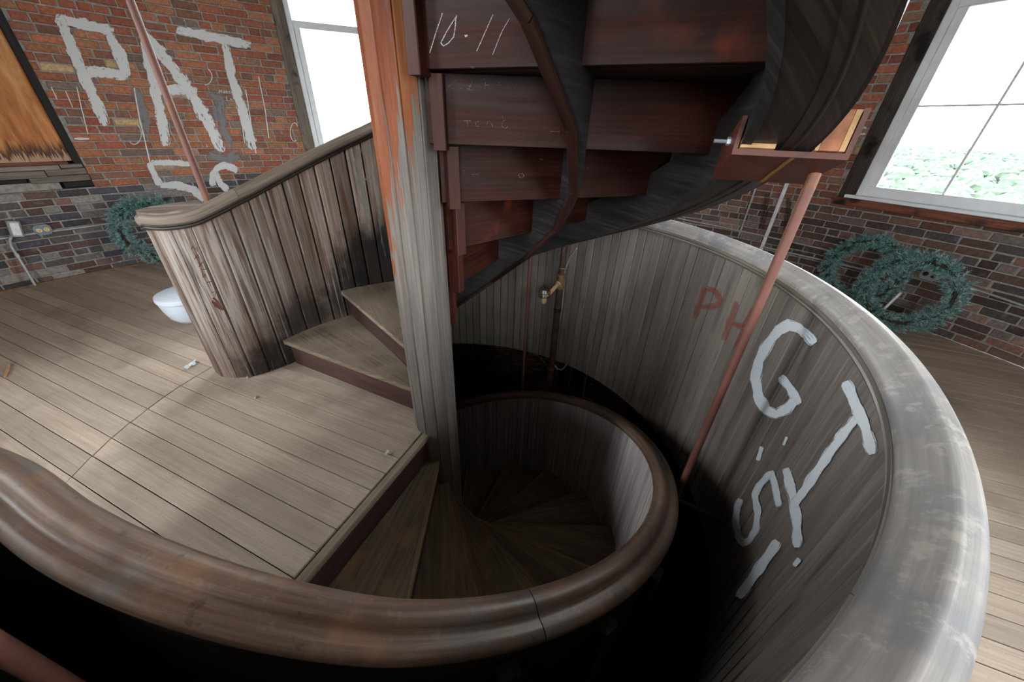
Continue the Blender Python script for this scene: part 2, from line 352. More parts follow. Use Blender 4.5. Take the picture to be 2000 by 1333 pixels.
# ------------------------------------------------------------------ photo rays onto real surfaces (used to place small things)
def ray(px, py):
    return (cr * (px - 1000) - cu * (py - 666.5) - cb * FPX).normalized()
def on_z(px, py, z=0.0):
    r = ray(px, py); return CAM + r * ((z - CAM.z) / r.z)
def on_cyl(px, py, R, cx=0.0, cy=0.0, far=True):
    r = ray(px, py); ox, oy = CAM.x - cx, CAM.y - cy
    a = r.x ** 2 + r.y ** 2; b = 2 * (ox * r.x + oy * r.y); c = ox * ox + oy * oy - R * R; d = max(0, b * b - 4 * a * c)
    return CAM + r * ((-b + (1 if far else -1) * math.sqrt(d)) / (2 * a))
def on_wall(px, py, off=0.0): return on_cyl(px, py, RW - off, WX, WY)
def on_plane(px, py, p, n):
    r = ray(px, py); p, n = Vector(p), Vector(n); return CAM + r * ((p - CAM).dot(n) / r.dot(n))
def proj(P):
    d = Vector(P) - CAM; z = -d.dot(cb)
    if z < 0.05: return None
    return (1000 + FPX * d.dot(cr) / z, 666.5 - FPX * d.dot(cu) / z, z)
def strokes(name, lines, surf, mat, parent, cov=None, label=None, split=False, kind=None):
    """painted strokes: ribbons laid on a surface; lines = [(half width px, [(x, y), ...]), ...]"""
    m = MB(); sd = 0.0
    for ln in lines:
        if split and m.v: m.build(name, mat, parent, label=label); m = MB()
        hw, pts = ln[0], ln[1]; bias = ln[2] if len(ln) > 2 else 0.0
        dn = [pts[0]]
        for a, b in zip(pts, pts[1:]):
            L = math.hypot(b[0] - a[0], b[1] - a[1]); n = max(1, int(L / max(2.5, hw * .5)))
            dn += [(a[0] + (b[0] - a[0]) * i / n, a[1] + (b[1] - a[1]) * i / n) for i in range(1, n + 1)]
        vs, g, fs = [], [], []; L = 0; sd += 7.3; N = len(dn)
        for i, p in enumerate(dn):
            q0, q1 = dn[max(0, i - 1)], dn[min(N - 1, i + 1)]; tx, ty = q1[0] - q0[0], q1[1] - q0[1]; l = math.hypot(tx, ty) or 1
            nx, ny = -ty / l, tx / l; ww = hw * (1 + .10 * math.sin(i * .7 + sd) + .06 * rnd.uniform(-1, 1))
            if hw > 5 and i in (0, N - 1): ww *= .75
            if i: L += math.hypot(p[0] - dn[i - 1][0], p[1] - dn[i - 1][1]) * .003
            for q in (-1, -.5, 0, .5, 1):
                en = min(i, N - 1 - i) / max(1, N - 1); vs.append(surf(p[0] + nx * ww * q, p[1] + ny * ww * q)); g.append((L + sd, q, bias - (.11 * max(0, 1 - en / .14) if hw > 3.5 else 0)))
        for i in range(N - 1):
            for j in range(4): fs.append((i * 5 + j, i * 5 + j + 1, i * 5 + j + 6, i * 5 + j + 5))
        m.poly(vs, fs, g)
    return m.build(name, mat, parent, label=label, kind=kind)
def arc(cx, cy, rx, ry, a0, a1, n=14):
    return [(cx + rx * math.cos(R_(a0 + (a1 - a0) * i / n)), cy + ry * math.sin(R_(a0 + (a1 - a0) * i / n))) for i in range(n + 1)]

# ================================================================== the tower room
def in_window(th, z, pad=0.0):
    for c in WINC:
        d = (th - c + 180) % 360 - 180
        lo = .80 if c in BOARDED else .90
        if abs(d) < WHALF + pad and lo < z < 3.46: return True
    return False
def curved_patch(m, t0, t1, z0, z1, r, step=3.0):
    n = max(1, int(math.ceil((t1 - t0) / step)))
    vs = []; g = []
    for i in range(n + 1):
        t = t0 + (t1 - t0) * i / n
        for z in (z0, z1): p = wp(t, z, r); vs.append(p); g.append((t * .08, z, 0))
    m.poly(vs, [(2 * i + 2, 2 * i, 2 * i + 1, 2 * i + 3) for i in range(n)], g)
def wall_core(m, t0, t1, zlo, zhi, r, wins=True):
    edges = {t0, t1}
    ops = []
    if wins:
        for c in WINC:
            for k in (-360, 0, 360):
                a, b = c + k - WHALF, c + k + WHALF
                if b > t0 and a < t1:
                    ops.append((max(a, t0), min(b, t1), .80 if c in BOARDED else .90)); edges |= {max(a, t0), min(b, t1)}
    e = sorted(edges)
    for a, b in zip(e, e[1:]):
        op = [o for o in ops if o[0] <= a + 1e-6 and o[1] >= b - 1e-6]
        if op:
            curved_patch(m, a, b, zlo, op[0][2], r); curved_patch(m, a, b, 3.46, zhi, r)
            c = .5 * (a + b)
        else: curved_patch(m, a, b, zlo, zhi, r)
    for a, b, lo in ops:                                   # reveals
        for t in (a, b):
            m.poly([wp(t, lo, r), wp(t, lo, r + .3), wp(t, 3.46, r + .3), wp(t, 3.46, r)], [(0, 1, 2, 3)])
        m.poly([wp(a, lo, r), wp(b, lo, r), wp(b, lo, r + .3), wp(a, lo, r + .3)], [(0, 1, 2, 3)])
COURSE = 0.066
def brick_color(th, z, r_):
    low = z < .80 + r_.uniform(-.05, .06)
    if low:
        pal = ['54505a', '5d5350', '4a4a58', '6b4a42', '6e6866', '7d7672', '5a3a34', '835444', '3f3b40', '8b8078'] if th > 100 else ['5c403a', '4a3634', '6d4a3e', '73615c', '4d4648', '80503e', '5a3c36', '8a6656']
    elif th > 100:
        pal = ['a05a3c', 'ab6641', '96553c', 'a66a43', 'ab6e4b', '8f5742', '875b48', '9a5138', '966a4d', '7a665b'] 
    else:
        pal = ['8a4c3a', '95553f', '7d4436', '9a5f45', '86503c', '734a3c', 'a05a40', '8a6a50'] if z > .95 else ['6a4236', '7d4a38', '5c3c34', '735044', '86543e']
    if z > .9 and r_.random() < .02: pal = ['c0a070', 'b89a78']
    c = hx(r_.choice(pal)); f = r_.uniform(.8, 1.1); g_ = .30 * c[0] + .45 * c[1] + .25 * c[2]; q = .38 if low else .15; return tuple((x * (1 - q) + g_ * q) * f for x in c)
def brick_shape(m, ta, tb, z0, z1, r_, proud):
    rf = RW - proud; ch = .006; j = lambda s=.0025: r_.uniform(-s, s)
    dt = math.degrees(ch / RW); rows = []
    for r, it, iz in ((RW + .02, 0, 0), (rf + ch, 0, 0), (rf, dt, ch)):
        rows.append([wp(ta + it, z0 + iz, r), wp(tb - it, z0 + iz, r), wp(tb - it, z1 - iz, r), wp(ta + it, z1 - iz, r)])
    vs = []
    for k in range(4):
        d = (j(), j(), j(.002))
        for row in rows[1:]: row[k] = row[k] + Vector(d)
    for row in rows: vs += row
    fs = [(8, 9, 10, 11)]
    for b in (0, 4):
        for k in range(4): fs.append((b + k, b + (k + 1) % 4, b + 4 + (k + 1) % 4, b + 4 + k))
    m.poly(vs, fs)
def make_bricks(wall, t0, t1, z0, z1, limit, seed, vis):
    r_ = random.Random(seed); items = []
    k0, k1 = int(z0 / COURSE), int(z1 / COURSE)
    for k in range(k0, k1):
        hdr = (k % 6 == 3); ln = (.105 if hdr else .205); dl = math.degrees(ln / RW); gp = math.degrees(.011 / RW)
        t = t0 - r_.random() * dl - (dl * .5 if k % 2 else 0)
        while t < t1:
            l = dl * r_.choice((1, 1, 1, 1, .55, 1.02)) if not hdr else dl
            a, b = max(t, t0), min(t + l - gp, t1); t += l
            if math.radians(b - a) * RW < .03: continue
            za, zb = k * COURSE + .005, (k + 1) * COURSE - .005
            mid = .5 * (a + b)
            if in_window(mid, za + .02):
                for c in WINC:                      # cut at the jamb
                    for s in (-1, 1):
                        e = c + s * WHALF
                        if s > 0 and a < e < b: a = e
                        if s < 0 and a < e < b: b = e
                if in_window(.5 * (a + b), za + .02) or math.radians(b - a) * RW < .03: continue
            elif in_window(a + .01, za + .02) or in_window(b - .01, za + .02):
                for c in WINC:
                    if a < c + WHALF < b: a = c + WHALF
                    elif a < c - WHALF < b: b = c - WHALF
                if math.radians(b - a) * RW < .03: continue
            p = [proj(q) for q in (wp(a, za), wp(b, za), wp(b, zb), wp(a, zb))]; ar = 0
            if all(p):
                cx, cy = sum(q[0] for q in p) / 4, sum(q[1] for q in p) / 4
                if vis(cx, cy): ar = abs(sum(p[i][0] * p[(i + 1) % 4][1] - p[(i + 1) % 4][0] * p[i][1] for i in range(4))) / 2
            items.append((ar, a, b, za, zb, brick_color(mid, za, r_), .006 + r_.uniform(-.002, .004)))
    items.sort(key=lambda x: -x[0]); rest = MB()
    for i, (ar, a, b, za, zb, c, pr) in enumerate(items):
        m = MB() if (i < limit and ar > 0) else rest
        m.cur = c; brick_shape(m, a, b, za, zb, r_, pr)
        if m is not rest: m.build('brick', M['brick'], wall, col=True)
    rest.build('brickwork', M['brick'], wall, kind='stuff', col=True)
wl = MB(); wall_core(wl, 100, 181, 0, ZC, RW); wall_left = tag(wl.build('wall_left', M['mortar'], smooth_='auto'), 'curved red brick wall with white painted letters beside the boarded window', kind='structure')
wr = MB(); wall_core(wr, 0, 100, 0, ZC, RW); wall_right = tag(wr.build('wall_right', M['mortar'], smooth_='auto'), 'curved brick wall around the bright window behind the parapet', kind='structure')
wb = MB(); wall_core(wb, 181, 360, 0, ZC, RW - .006); wall_rear = tag(wb.build('wall_rear', plain('rear_brick_mat', 'a88a7c', .9), smooth_='auto'), 'curved brick wall on the viewer side of the tower', kind='structure')
make_bricks(wall_left, 100, 181, 0, 3.46, 298, 3, lambda x, y: -20 < x < 720 and -15 < y < 580 and y < 575 - .0 * x and not (x > 290 and y > 440 - (x - 290) * .48))
make_bricks(wall_right, 0, 100, 0, 3.46, 298, 5, lambda x, y: 1320 < x < 2020 and -15 < y < 725 and y < 430 + (x - 1320) * .62 and not (x < 1640 and y < 330 - (x - 1480) * .2 and x < 1640))

# ceiling
cm = MB(); cm.poly([wp(t, ZC, RW + .25) for t in range(0, 360, 6)], [tuple(range(60))]); tag(cm.build('ceiling', M['ceil']), kind='structure')
# floor: joist slab with the round well cut out, one object per plank
U = Vector((math.cos(R_(-21.9)), math.sin(R_(-21.9)), 0)); V = Vector((-U.y, U.x, 0))
RWELL = 1.64
fm = MB(); N = 96
ring = []
for z in (-.032, -.40):
    o_ = [wp(360 * i / N, z, RW) for i in range(N)]; i_ = [Vector((1.60 * math.cos(2 * math.pi * i / N), 1.60 * math.sin(2 * math.pi * i / N), z)) for i in range(N)]
    ring.append((o_, i_))
vs = ring[0][0] + ring[0][1] + ring[1][0] + ring[1][1]; fs = []
for i in range(N):
    j = (i + 1) % N
    fs += [(i, j, N + j, N + i), (2 * N + j, 2 * N + i, 3 * N + i, 3 * N + j), (N + i, N + j, 3 * N + j, 3 * N + i)]
fm.poly(vs, fs)
floor = tag(fm.build('floor', M['floor_dark']), 'grey weathered plank floor of the tower room with its landing at the stair', kind='structure')
def chord(c, r, v):           # u-range of the line v inside a circle given in (u, v)
    d = r * r - (v - c[1]) ** 2
    return None if d <= 0 else (c[0] - math.sqrt(d), c[0] + math.sqrt(d))
wc = Vector((WX, WY, 0)); WCU = (wc.dot(U), wc.dot(V))
def plank(u0a, u1a, u0b, u1b, va, vb, seed, lift):
    g = .0011 + rnd.uniform(0, .0010); va += g; vb -= g; z = lift
    t = .002
    pt = lambda u, v, zz: U * u + V * v + Vector((0, 0, zz))
    lo = [pt(u0a, va, -.03), pt(u1a, va, -.03), pt(u1b, vb, -.03), pt(u0b, vb, -.03)]
    mid = [pt(u0a, va, z - t), pt(u1a, va, z - t), pt(u1b, vb, z - t), pt(u0b, vb, z - t)]
    e = .0012
    top = [pt(u0a + e, va + e, z), pt(u1a - e, va + e, z), pt(u1b - e, vb - e, z), pt(u0b + e, vb - e, z)]
    vs = lo + mid + top
    fs = [(8, 9, 10, 11)] + [(b + k, b + (k + 1) % 4, b + 4 + (k + 1) % 4, b + 4 + k) for b in (0, 4) for k in range(4)]
    m = MB(); m.poly(vs, fs, [(p.dot(U), p.dot(V), seed) for p in vs]); m.build('plank', M['floor'], floor)
for k in range(-52, 44):
    va, vb = k * .1, k * .1 + .1; vm = .5 * (va + vb)
    if va < -.97 and va > -1.03: pass
    ca, cb_ = chord(WCU, RW + .01, va), chord(WCU, RW + .01, vb)
    if ca is None or cb_ is None: continue
    ha, hb = chord((0, 0), RWELL, va), chord((0, 0), RWELL, vb)
    if ha is None or hb is None:
        mid_ = rnd.uniform(-1.2, 1.2)
        plank(ca[0], mid_, cb_[0], mid_, va, vb, k * 3.17 + .3, rnd.uniform(-.0015, .001)); plank(mid_ + .002, ca[1], mid_ + .002, cb_[1], va, vb, k * 3.17 + 1.4, rnd.uniform(-.0015, .001))
    else:
        plank(ca[0], ha[0], cb_[0], hb[0], va, vb, k * 3.17 + .3, rnd.uniform(-.0015, .001)); plank(ha[1], ca[1], hb[1], cb_[1], va, vb, k * 3.17 + 1.4, rnd.uniform(-.0015, .001))
        if -1.25 < vm < .35:          # landing planks inside the well, ending at the nosing
            lim = -.022 if va < .05 else -1.16
            if hb[0] > lim - .02: continue
            plank(ha[0] + .006, lim, hb[0] + .006, lim, va, vb, k * 3.17 + 2.2, rnd.uniform(-.0015, .001))
# underside of the landing
lm = MB(); pts = [U * u + V * v for u, v in ((-1.0, -1.2), (-.06, -1.2), (-.06, -.08), (-.06, .3), (-1.3, .55), (-1.62, 0))]
lm.prism([p + Vector((0, 0, -.16)) for p in pts], [p + Vector((0, 0, -.032)) for p in pts]); lm.build('landing_joist', M['floor_dark'], floor)
# thin strip where floor meets the left wall
bm_ = MB()
for t in range(120, 178, 3):
    a, b, c, d = wp(t, 0, RW - .028), wp(t + 3, 0, RW - .028), wp(t + 3, 0, RW), wp(t, 0, RW); h = Vector((0, 0, .022))
    bm_.prism([a, b, c, d], [a + h, b + h, c + h, d + h], t * .0)
tag(bm_.build('baseboard_left', M['base']), 'low brown wooden strip along the foot of the left brick wall', kind='structure')

# ------------------------------------------------------------------ windows
def local(th, r=RW):
    a = R_(th); n = Vector((-math.cos(a), -math.sin(a), 0)); t = Vector((math.sin(a), -math.cos(a), 0))   # t points to the viewer's right
    o = Vector((WX + r * math.cos(a), WY + r * math.sin(a), 0)); return o, t, n
Zv = Vector((0, 0, 1))
def wbox(m, th, x0, x1, z0, z1, d0, d1, seed=0.0, vert=True, ch=.004):
    """box in a window's own frame: x along the wall, z up, d = depth outward from the chord of the wall face"""
    o, t, n = local(th); o = o + n * (RW * (1 - math.cos(R_(WHALF))))    # chord plane of the opening
    c = o + t * (.5 * (x0 + x1)) + Zv * (.5 * (z0 + z1)) - n * (.5 * (d0 + d1))
    hx_, hz, hd = t * (.5 * (x1 - x0)), Zv * (.5 * (z1 - z0)), n * (.5 * (d1 - d0))
    if vert: m.box(c, hz, hx_, hd, seed, ch)
    else: m.box(c, hx_, hz, hd, seed, ch)
XO = RW * math.sin(R_(WHALF)); XW = RW * math.sin(R_(7.0)); XG = RW * math.sin(R_(5.55))
def make_window(i, th, muntins):
    root = empty('window_%d' % i, wp(th, .9)); tag(root, kind='structure')
    Cp = None
    for s in (-1, 1):
        m = MB(); x0, x1 = sorted((s * (XO + .05), s * XW)); wbox(m, th, x0, x1, .93, 3.46, .012, .14, th + s); m.build('jamb', M['jamb_dark'] if muntins else M['jamb'], root)
    m = MB(); wbox(m, th, -XO, XO, 3.40, 3.46, 0, .12, th, False); m.build('head', M['jamb'], root)
    m = MB(); wbox(m, th, -XO - .01, XO + .01, .895, .955, -.05, .14, th, False); m.build('sill', M['sill'], root)
    m = MB(); wbox(m, th, -XO + .06, XO - .06, .957, .985, -.025, .10, th, False); m.build('sill_flashing', M['white_frame'], root)
    for s in (-1, 1):
        m = MB(); x0, x1 = sorted((s * XW, s * (XW - .055))); wbox(m, th, x0, x1, .985, 3.40, .045, .12); m.build('frame_side', M['white_frame'], root)
        m = MB(); x0, x1 = sorted((s * (XW - .055), s * XG)); wbox(m, th, x0, x1, 1.0, 2.36, .065, .105); m.build('sash_stile', M['white_frame'], root)
    m = MB(); wbox(m, th, -XW + .05, XW - .05, .985, 1.068, .06, .11, 0, False); m.build('bottom_rail', M['white_frame'], root)
    m = MB(); wbox(m, th, -XW + .05, XW - .05, 2.30, 2.36, .055, .115, 0, False); m.build('meeting_rail', M['white_frame'], root)
    if muntins:
        m = MB(); wbox(m, th, -.008, .008, 1.06, 2.31, .078, .092); m.build('muntin', M['white_frame'], root)
        m = MB(); wbox(m, th, -XG, XG, 1.678, 1.692, .078, .092, 0, False); m.build('muntin', M['white_frame'], root)
    m = MB(); wbox(m, th, -XG - .005, XG + .005, 1.06, 2.31, .083, .087, 0, True, 0); m.build('pane', M['glass'], root)
    m = MB(); wbox(m, th, -XW + .05, XW - .05, 2.36, 3.40, .083, .087, 0, True, 0); m.build('pane', M['glass'], root)
    return root
wi = 1
for th in WINC:
    if th in BOARDED: continue
    make_window(wi, th, th == 29.0); wi += 1
# the boarded window at the left
th = 151.7; root = tag(empty('window_%d' % wi, wp(th, .8)), 'tall window opening closed with a stained orange plywood sheet', kind='structure')
m = MB(); wbox(m, th, -XO + .05, XO - .05, 1.03, 3.40, .03, .045)
m.g = [(p[2], (Vector(p) - wp(th, 0)).dot(local(th)[1]), 0) for p in m.v]; m.build('plywood_sheet', M['ply'], root)
for s in (-1, 1):
    m = MB(); x0, x1 = sorted((s * (XO + .04), s * (XO - .055))); wbox(m, th, x0, x1, .82, 3.46, .002, .14, s * 3.1); m.build('frame_side', M['blackframe'], root)
m = MB(); wbox(m, th, -XO, XO, 3.40, 3.46, 0, .12); m.build('head', M['blackframe'], root)
m = MB(); wbox(m, th, -XO - .06, XO + .06, .74, 3.5, .125, .15); m.build('light_stop_sheet', M['blackframe'], root)  # added unseen sheet that stops sky light leaking between the sill planks
for (x0, x1, z0, z1, d0, d1, mt) in ((-XO, .57, 1.005, 1.03, -.01, .10, 'sill'), (-XO, .50, .965, 1.003, -.02, .10, 'oldwood'), (.51, .655, .972, 1.005, -.004, .10, 'oldwood'), (-XO, .39, .905, .962, -.035, .10, 'oldwood'), (.40, .66, .915, .968, -.012, .10, 'oldwood'), (.28, .66, .862, .912, -.02, .10, 'oldwood'), (-XO, .26, .875, .902, -.012, .10, 'blackframe'), (.47, .66, .81, .858, -.008, .09, 'blackframe'), (-XO, .45, .80, .868, .012, .10, 'mortar')):
    m = MB(); wbox(m, th, x0, x1, z0, z1, d0, d1, rnd.random() * 9, False); m.build('sill_plank', M[mt], root)

# ------------------------------------------------------------------ lettering painted on the left wall
sw = lambda x, y: on_wall(x, y, .0145)
PAT = [(13, [(118, 38), (150, 118), (183, 190), (208, 245)]), (13, [(108, 36), (165, 48), (222, 62)]), (13, [(212, 66), (236, 112), (248, 150)]), (12, [(150, 140), (200, 141), (250, 148)]),
       (12, [(278, 62), (295, 140), (312, 215), (325, 285)]), (14, [(278, 60), (335, 130), (378, 190), (412, 250), (434, 298)], -.04), (11, [(300, 178), (345, 175), (385, 178)]),
       (11, [(345, 58), (420, 74), (490, 88)]), (11, [(440, 85), (452, 150), (475, 220), (495, 292)]),
       (8, [(291, 318), (300, 338), (312, 362)]), (7, [(295, 318), (335, 318), (372, 321)]), (9, [(312, 362), (345, 362), (378, 371), (398, 392)]),
       (8, arc(440, 350, 26, 26, 150, 330)), (8, [(420, 338), (430, 358), (445, 372)])]
for nm, sl in (('P', PAT[:4]), ('A', PAT[4:7]), ('T', PAT[7:9]), ('5', PAT[9:12]), ('9', PAT[12:])):
    strokes('painted_letter', sl, sw, M['wpaint'], wall_left, label='white brushed ' + nm + ' on the brick')
strokes('grey_paint_patch', [(12, [(262, 172), (275, 205), (290, 260)]), (10, [(402, 178), (430, 195), (435, 250), (455, 290)]), (14, [(405, 300), (440, 312), (470, 300)]), (9, [(415, 205), (425, 230), (445, 240)])], lambda x, y: on_wall(x, y, .0135), M['gpaint'], wall_left, split=True)
strokes('paint_drip', [(1.6, [(262, 172), (272, 230), (283, 275), (293, 318)]), (1.3, [(100, 170), (112, 195)]), (1.2, [(128, 178), (142, 210)]), (1.3, [(150, 170), (160, 215), (172, 262)]), (1.2, [(455, 165), (470, 220), (478, 280)]), (1.2, [(480, 175), (490, 240), (500, 300)]), (1.2, [(505, 150), (518, 215), (525, 270)]), (1, arc(262, 262, 14, 20, -60, 130)), (1, arc(400, 150, 14, 16, -60, 90)), (1, arc(575, 258, 8, 18, 60, 320)), (2.5, [(145, 271), (174, 271)])], lambda x, y: on_wall(x, y, .015), M['wpaint'], wall_left, split=True)
strokes('small_writing', [(.8, [(428, 181), (429, 176), (431, 180), (433, 176), (434, 181)]), (.8, arc(438, 180, 1.6, 2, 0, 360, 8)), (.8, [(442, 176), (442, 182)]), (.8, [(445, 178), (442, 180), (445, 182)]), (.8, arc(449, 180, 1.6, 2, 30, 330, 8)), (.8, arc(454, 180, 1.6, 2, 30, 330, 8)), (.8, [(442, 188), (444, 198)]), (.8, [(449, 193), (453, 195)]), (.8, [(456, 190), (456, 195)])], lambda x, y: on_wall(x, y, .016), M['wpaint2'], wall_left, label='small white hand writing', kind='stuff')
strokes('paint_drip', [(4, [(1655, 237), (1680, 240)]), (3, [(1668, 270), (1678, 248), (1692, 250)]), (2.5, [(1660, 262), (1690, 262)])], lambda x, y: on_wall(x, y, .015), M['wpaint'], wall_right, split=True)
strokes('damp_mark', [(7, [(1541, 388), (1539, 420), (1533, 452)]), (9, [(1500, 375), (1492, 420), (1485, 450)], -.1)], lambda x, y: on_wall(x, y, .014), paint('damp_mark_mat', '3a2623', .2, .5, .7, (9, 5, 1)), wall_right)

# ================================================================== stair
RISE = .2
def base_asc(t): return (155.3 - t) / 22.15 * RISE          # walking line of the ascending flight (t in degrees, falls as it climbs)
def line_desc(t): return -RISE * (t + 111.65) / 22.5
def th_asc(n): return 155.3 - 22.15 * (n - 1)
def th_desc(n): return -111.65 + 22.5 * n
def pol(r, t, z=0.0): a = R_(t); return Vector((r * math.cos(a), r * math.sin(a), z))
RF = 1.168
NASC, NDES = 17, 15
# ---- newel post of narrow boards
post = tag(empty('newel_post', (0, 0, -3.7)), 'central round newel post clad in narrow boards with peeling orange varnish', 'newel post')
m = MB(); m.tube([(0, 0, -3.7), (0, 0, ZC)], .085, 12); m.build('core', M['blackframe'], post)
for k in range(12):
    a0 = -74.5 - 1 + 30 * k; rr = .115
    p0, p1 = pol(rr, a0 + .5), pol(rr, a0 + 29.5); q0, q1 = pol(.085, a0 + .5), pol(.085, a0 + 29.5); c = .006; d = (p1 - p0).normalized(); nn = ((p0 + p1) * .5).normalized()
    sec = [q0, p0 - nn * c, p0 + d * c * .6, p1 - d * c * .6, p1 - nn * c, q1]
    m = MB(); m.prism([s + Zv * -3.7 for s in sec], [s + Zv * ZC for s in sec], k * 1.37, (0, 0, 1)); m.build('post_board', M['post'], post)

def flight_tread(root, n, za, tn, tb, noff, mat, thick=.028, r0=.09, r1=RF + .004, rnd_nose=True):
    """winder tread: nosing line at angle tn (offset noff ccw), back at tb"""
    z1, z0 = za, za - thick
    un = pol(1, tn); vn = Vector((-un.y, un.x, 0)); ub = pol(1, tb); vb = Vector((-ub.y, ub.x, 0))
    N1 = 4; s = 1 if (tb - tn) > 0 else -1
    sec = [un * r0 + vn * noff]
    a1 = tn + math.degrees(noff / r1)
    for i in range(N1 + 1): sec.append(pol(r1, a1 + (tb - a1) * i / N1))
    sec.append(ub * r0)
    if s > 0: sec = sec
    m = MB(); e = .006
    bot = [p + Zv * z0 for p in sec]; top = [p + Zv * z1 for p in sec]
    if s < 0: bot, top = bot[::-1], top[::-1]
    ax = pol(1, .5 * (tn + tb)); m.prism(bot, top, n * 1.91 + .4, ax); return m.build('tread', mat, root)
def flight_riser(root, n, t, off_face, off_back, z0, z1, mat, r0=.10, r1=RF + .004):
    u = pol(1, t); v = Vector((-u.y, u.x, 0)); oc = .5 * (off_face + off_back)
    m = MB(); m.box(u * (.5 * (r0 + r1)) + v * oc + Zv * (.5 * (z0 + z1)), u * (.5 * (r1 - r0)), Zv * (.5 * (z1 - z0)), v * (.5 * abs(off_face - off_back)), n * 2.3 + .7, .002)
    return m.build('riser', mat, root)
asc = tag(empty('spiral_staircase', (0, 0, 0)), 'dark wooden spiral flight climbing from the landing around the newel post overhead', 'staircase')
for n in range(1, NASC + 1):
    t = th_asc(n)
    flight_tread(asc, n, n * RISE, t, th_asc(n + 1) - 1.5, .022, M['tread_up'] if n <= 4 else M['soffit'])  # upper treads coloured dark all over, standing in for their shaded undersides
    f, b = (-.013, -.038) if n <= 3 else (-.056, -.08)
    flight_riser(asc, n, t, f, b, (n - 1) * RISE - (.0 if n == 1 else .028), n * RISE - .028, M['riser_up'] if n <= 3 else M['riser_under'])
# carriage under the treads at mid width, with facing strips along its lower edge
def carriage(root, r0, r1, t0, t1, drop, topf, name, mat):
    m = MB(); n = int(abs(t1 - t0) / 1.5); vs = []; g = []
    for i in range(n + 1):
        t = t0 + (t1 - t0) * i / n
        zb = base_asc(t) - drop; zt = topf(t)
        zb = max(zb, .002); zt = max(zt, zb + .02)
        for r, z in ((r0, zb), (r1, zb), (r1, zt), (r0, zt)): vs.append(pol(r, t, z)); g.append((t * .011, z, 1.0))
    fs = []
    for i in range(n):
        for k in range(4): fs.append((4 * i + k, 4 * i + (k + 1) % 4, 4 * i + 4 + (k + 1) % 4, 4 * i + 4 + k))
    fs += [(3, 2, 1, 0), (4 * n, 4 * n + 1, 4 * n + 2, 4 * n + 3)]
    m.poly(vs, fs, g); return m.build(name, mat, root)
def tread_under(t):
    n = int(math.floor((155.3 - t + 3.0) / 22.15)) + 1; return max(0, n) * RISE - .029
carriage(asc, .612, .645, 106, th_asc(NASC), .195, lambda t: tread_under(t - 5.5), 'carriage', M['carriage'])
for n in range(3, NASC):
    ta, tb = th_asc(n) - 3.5, th_asc(n + 1) - 3.5
    if base_asc(ta) - .2 < 0: ta = 155.3 - 22.15 * 1.05
    if ta <= tb: continue
    a, b = pol(.622, ta, base_asc(ta) - .196), pol(.622, tb, base_asc(tb) - .196); d = (b - a) * .5
    sd = Vector((0, 0, 1)).cross(d).normalized(); up = d.cross(sd).normalized()
    if up.z < 0: up = -up
    m = MB(); m.box((a + b) * .5 - up * .008, d * 1.0, sd * .017, up * .009, n * 1.7, .003); m.build('carriage_facing', M['strip'], asc)
# upright cleats where the risers meet the post
for n in range(4, NASC + 1):
    t = th_asc(n); u = pol(1, t); v = Vector((-u.y, u.x, 0)); z0, z1 = (n - 1) * RISE - .045, n * RISE - .035
    m = MB(); m.box(u * .142 - v * .088 + Zv * (.5 * (z0 + z1)), Zv * (.5 * (z1 - z0)), u * .022, v * .030, n * 1.1, .003); m.build('cleat', M['cleat'], asc)

# ---- balustrade paths: (theta, r) of the board faces
def path_pts(nodes, step=.01):
    out = [pol(r, t) for t, r in nodes]; dense = []
    for (ta, ra), (tb, rb) in zip(nodes, nodes[1:]):
        L = (pol(ra, ta) - pol(rb, tb)).length; n = max(1, int(L / step))
        for i in range(n): f = i / n; dense.append((ta + (tb - ta) * f, ra + (rb - ra) * f))
    dense.append(nodes[-1]); return dense
def smooth_nodes(nodes, it=2):
    for _ in range(it):
        nn = [nodes[0]]
        for (a, b), (c, d) in zip(nodes, nodes[1:]): nn += [(a * .75 + c * .25, b * .75 + d * .25), (a * .25 + c * .75, b * .25 + d * .75)]
        nn.append(nodes[-1]); nodes = nn
    return nodes
asc_nodes = smooth_nodes([(159, 1.605), (163.5, 1.60), (166.6, 1.56), (167.5, 1.50), (167.3, 1.42), (166.2, 1.34), (164.4, 1.27), (161.0, 1.232), (157.7, 1.205), (154, 1.188), (148, 1.175), (140, RF)], 2)
asc_nodes += [(t, RF) for t in range(138, int(th_asc(NASC)) - 2, -2)]
des_nodes = smooth_nodes([(-139.5, 1.56), (-139, 1.48), (-137.5, 1.39), (-134.5, 1.31), (-130.5, 1.245), (-126, 1.20), (-121.5, 1.168), (-117, 1.152), (-108, 1.150), (-98, 1.152), (-88, 1.160), (-80, RF)], 2)
des_nodes += [(t, RF) for t in range(-78, int(th_desc(NDES)) + 2, 2)]
ZU_A = [(150.5, 1.095), (140.5, 1.176), (130, 1.264), (119.5, 1.353)]
def zu_asc(t, r=RF):
    if r > 1.19 or t > 150.5:
        return interp(t, [(150.5, 1.095), (156, 1.055), (160, 1.02), (164, .985), (167, .965)]) if r < 1.5 else .955
    if t < 119.5: return 1.353 + (119.5 - t) * .00898
    return interp(t, ZU_A)
def zu_desc(t, r=RF):
    if t > -88: return -.12 - .0088 * t
    return interp(t, [(-88, .654), (-95, .705), (-100, .733), (-107, .757), (-115, .771), (-122, .78), (-130, .79), (-145, .80)])
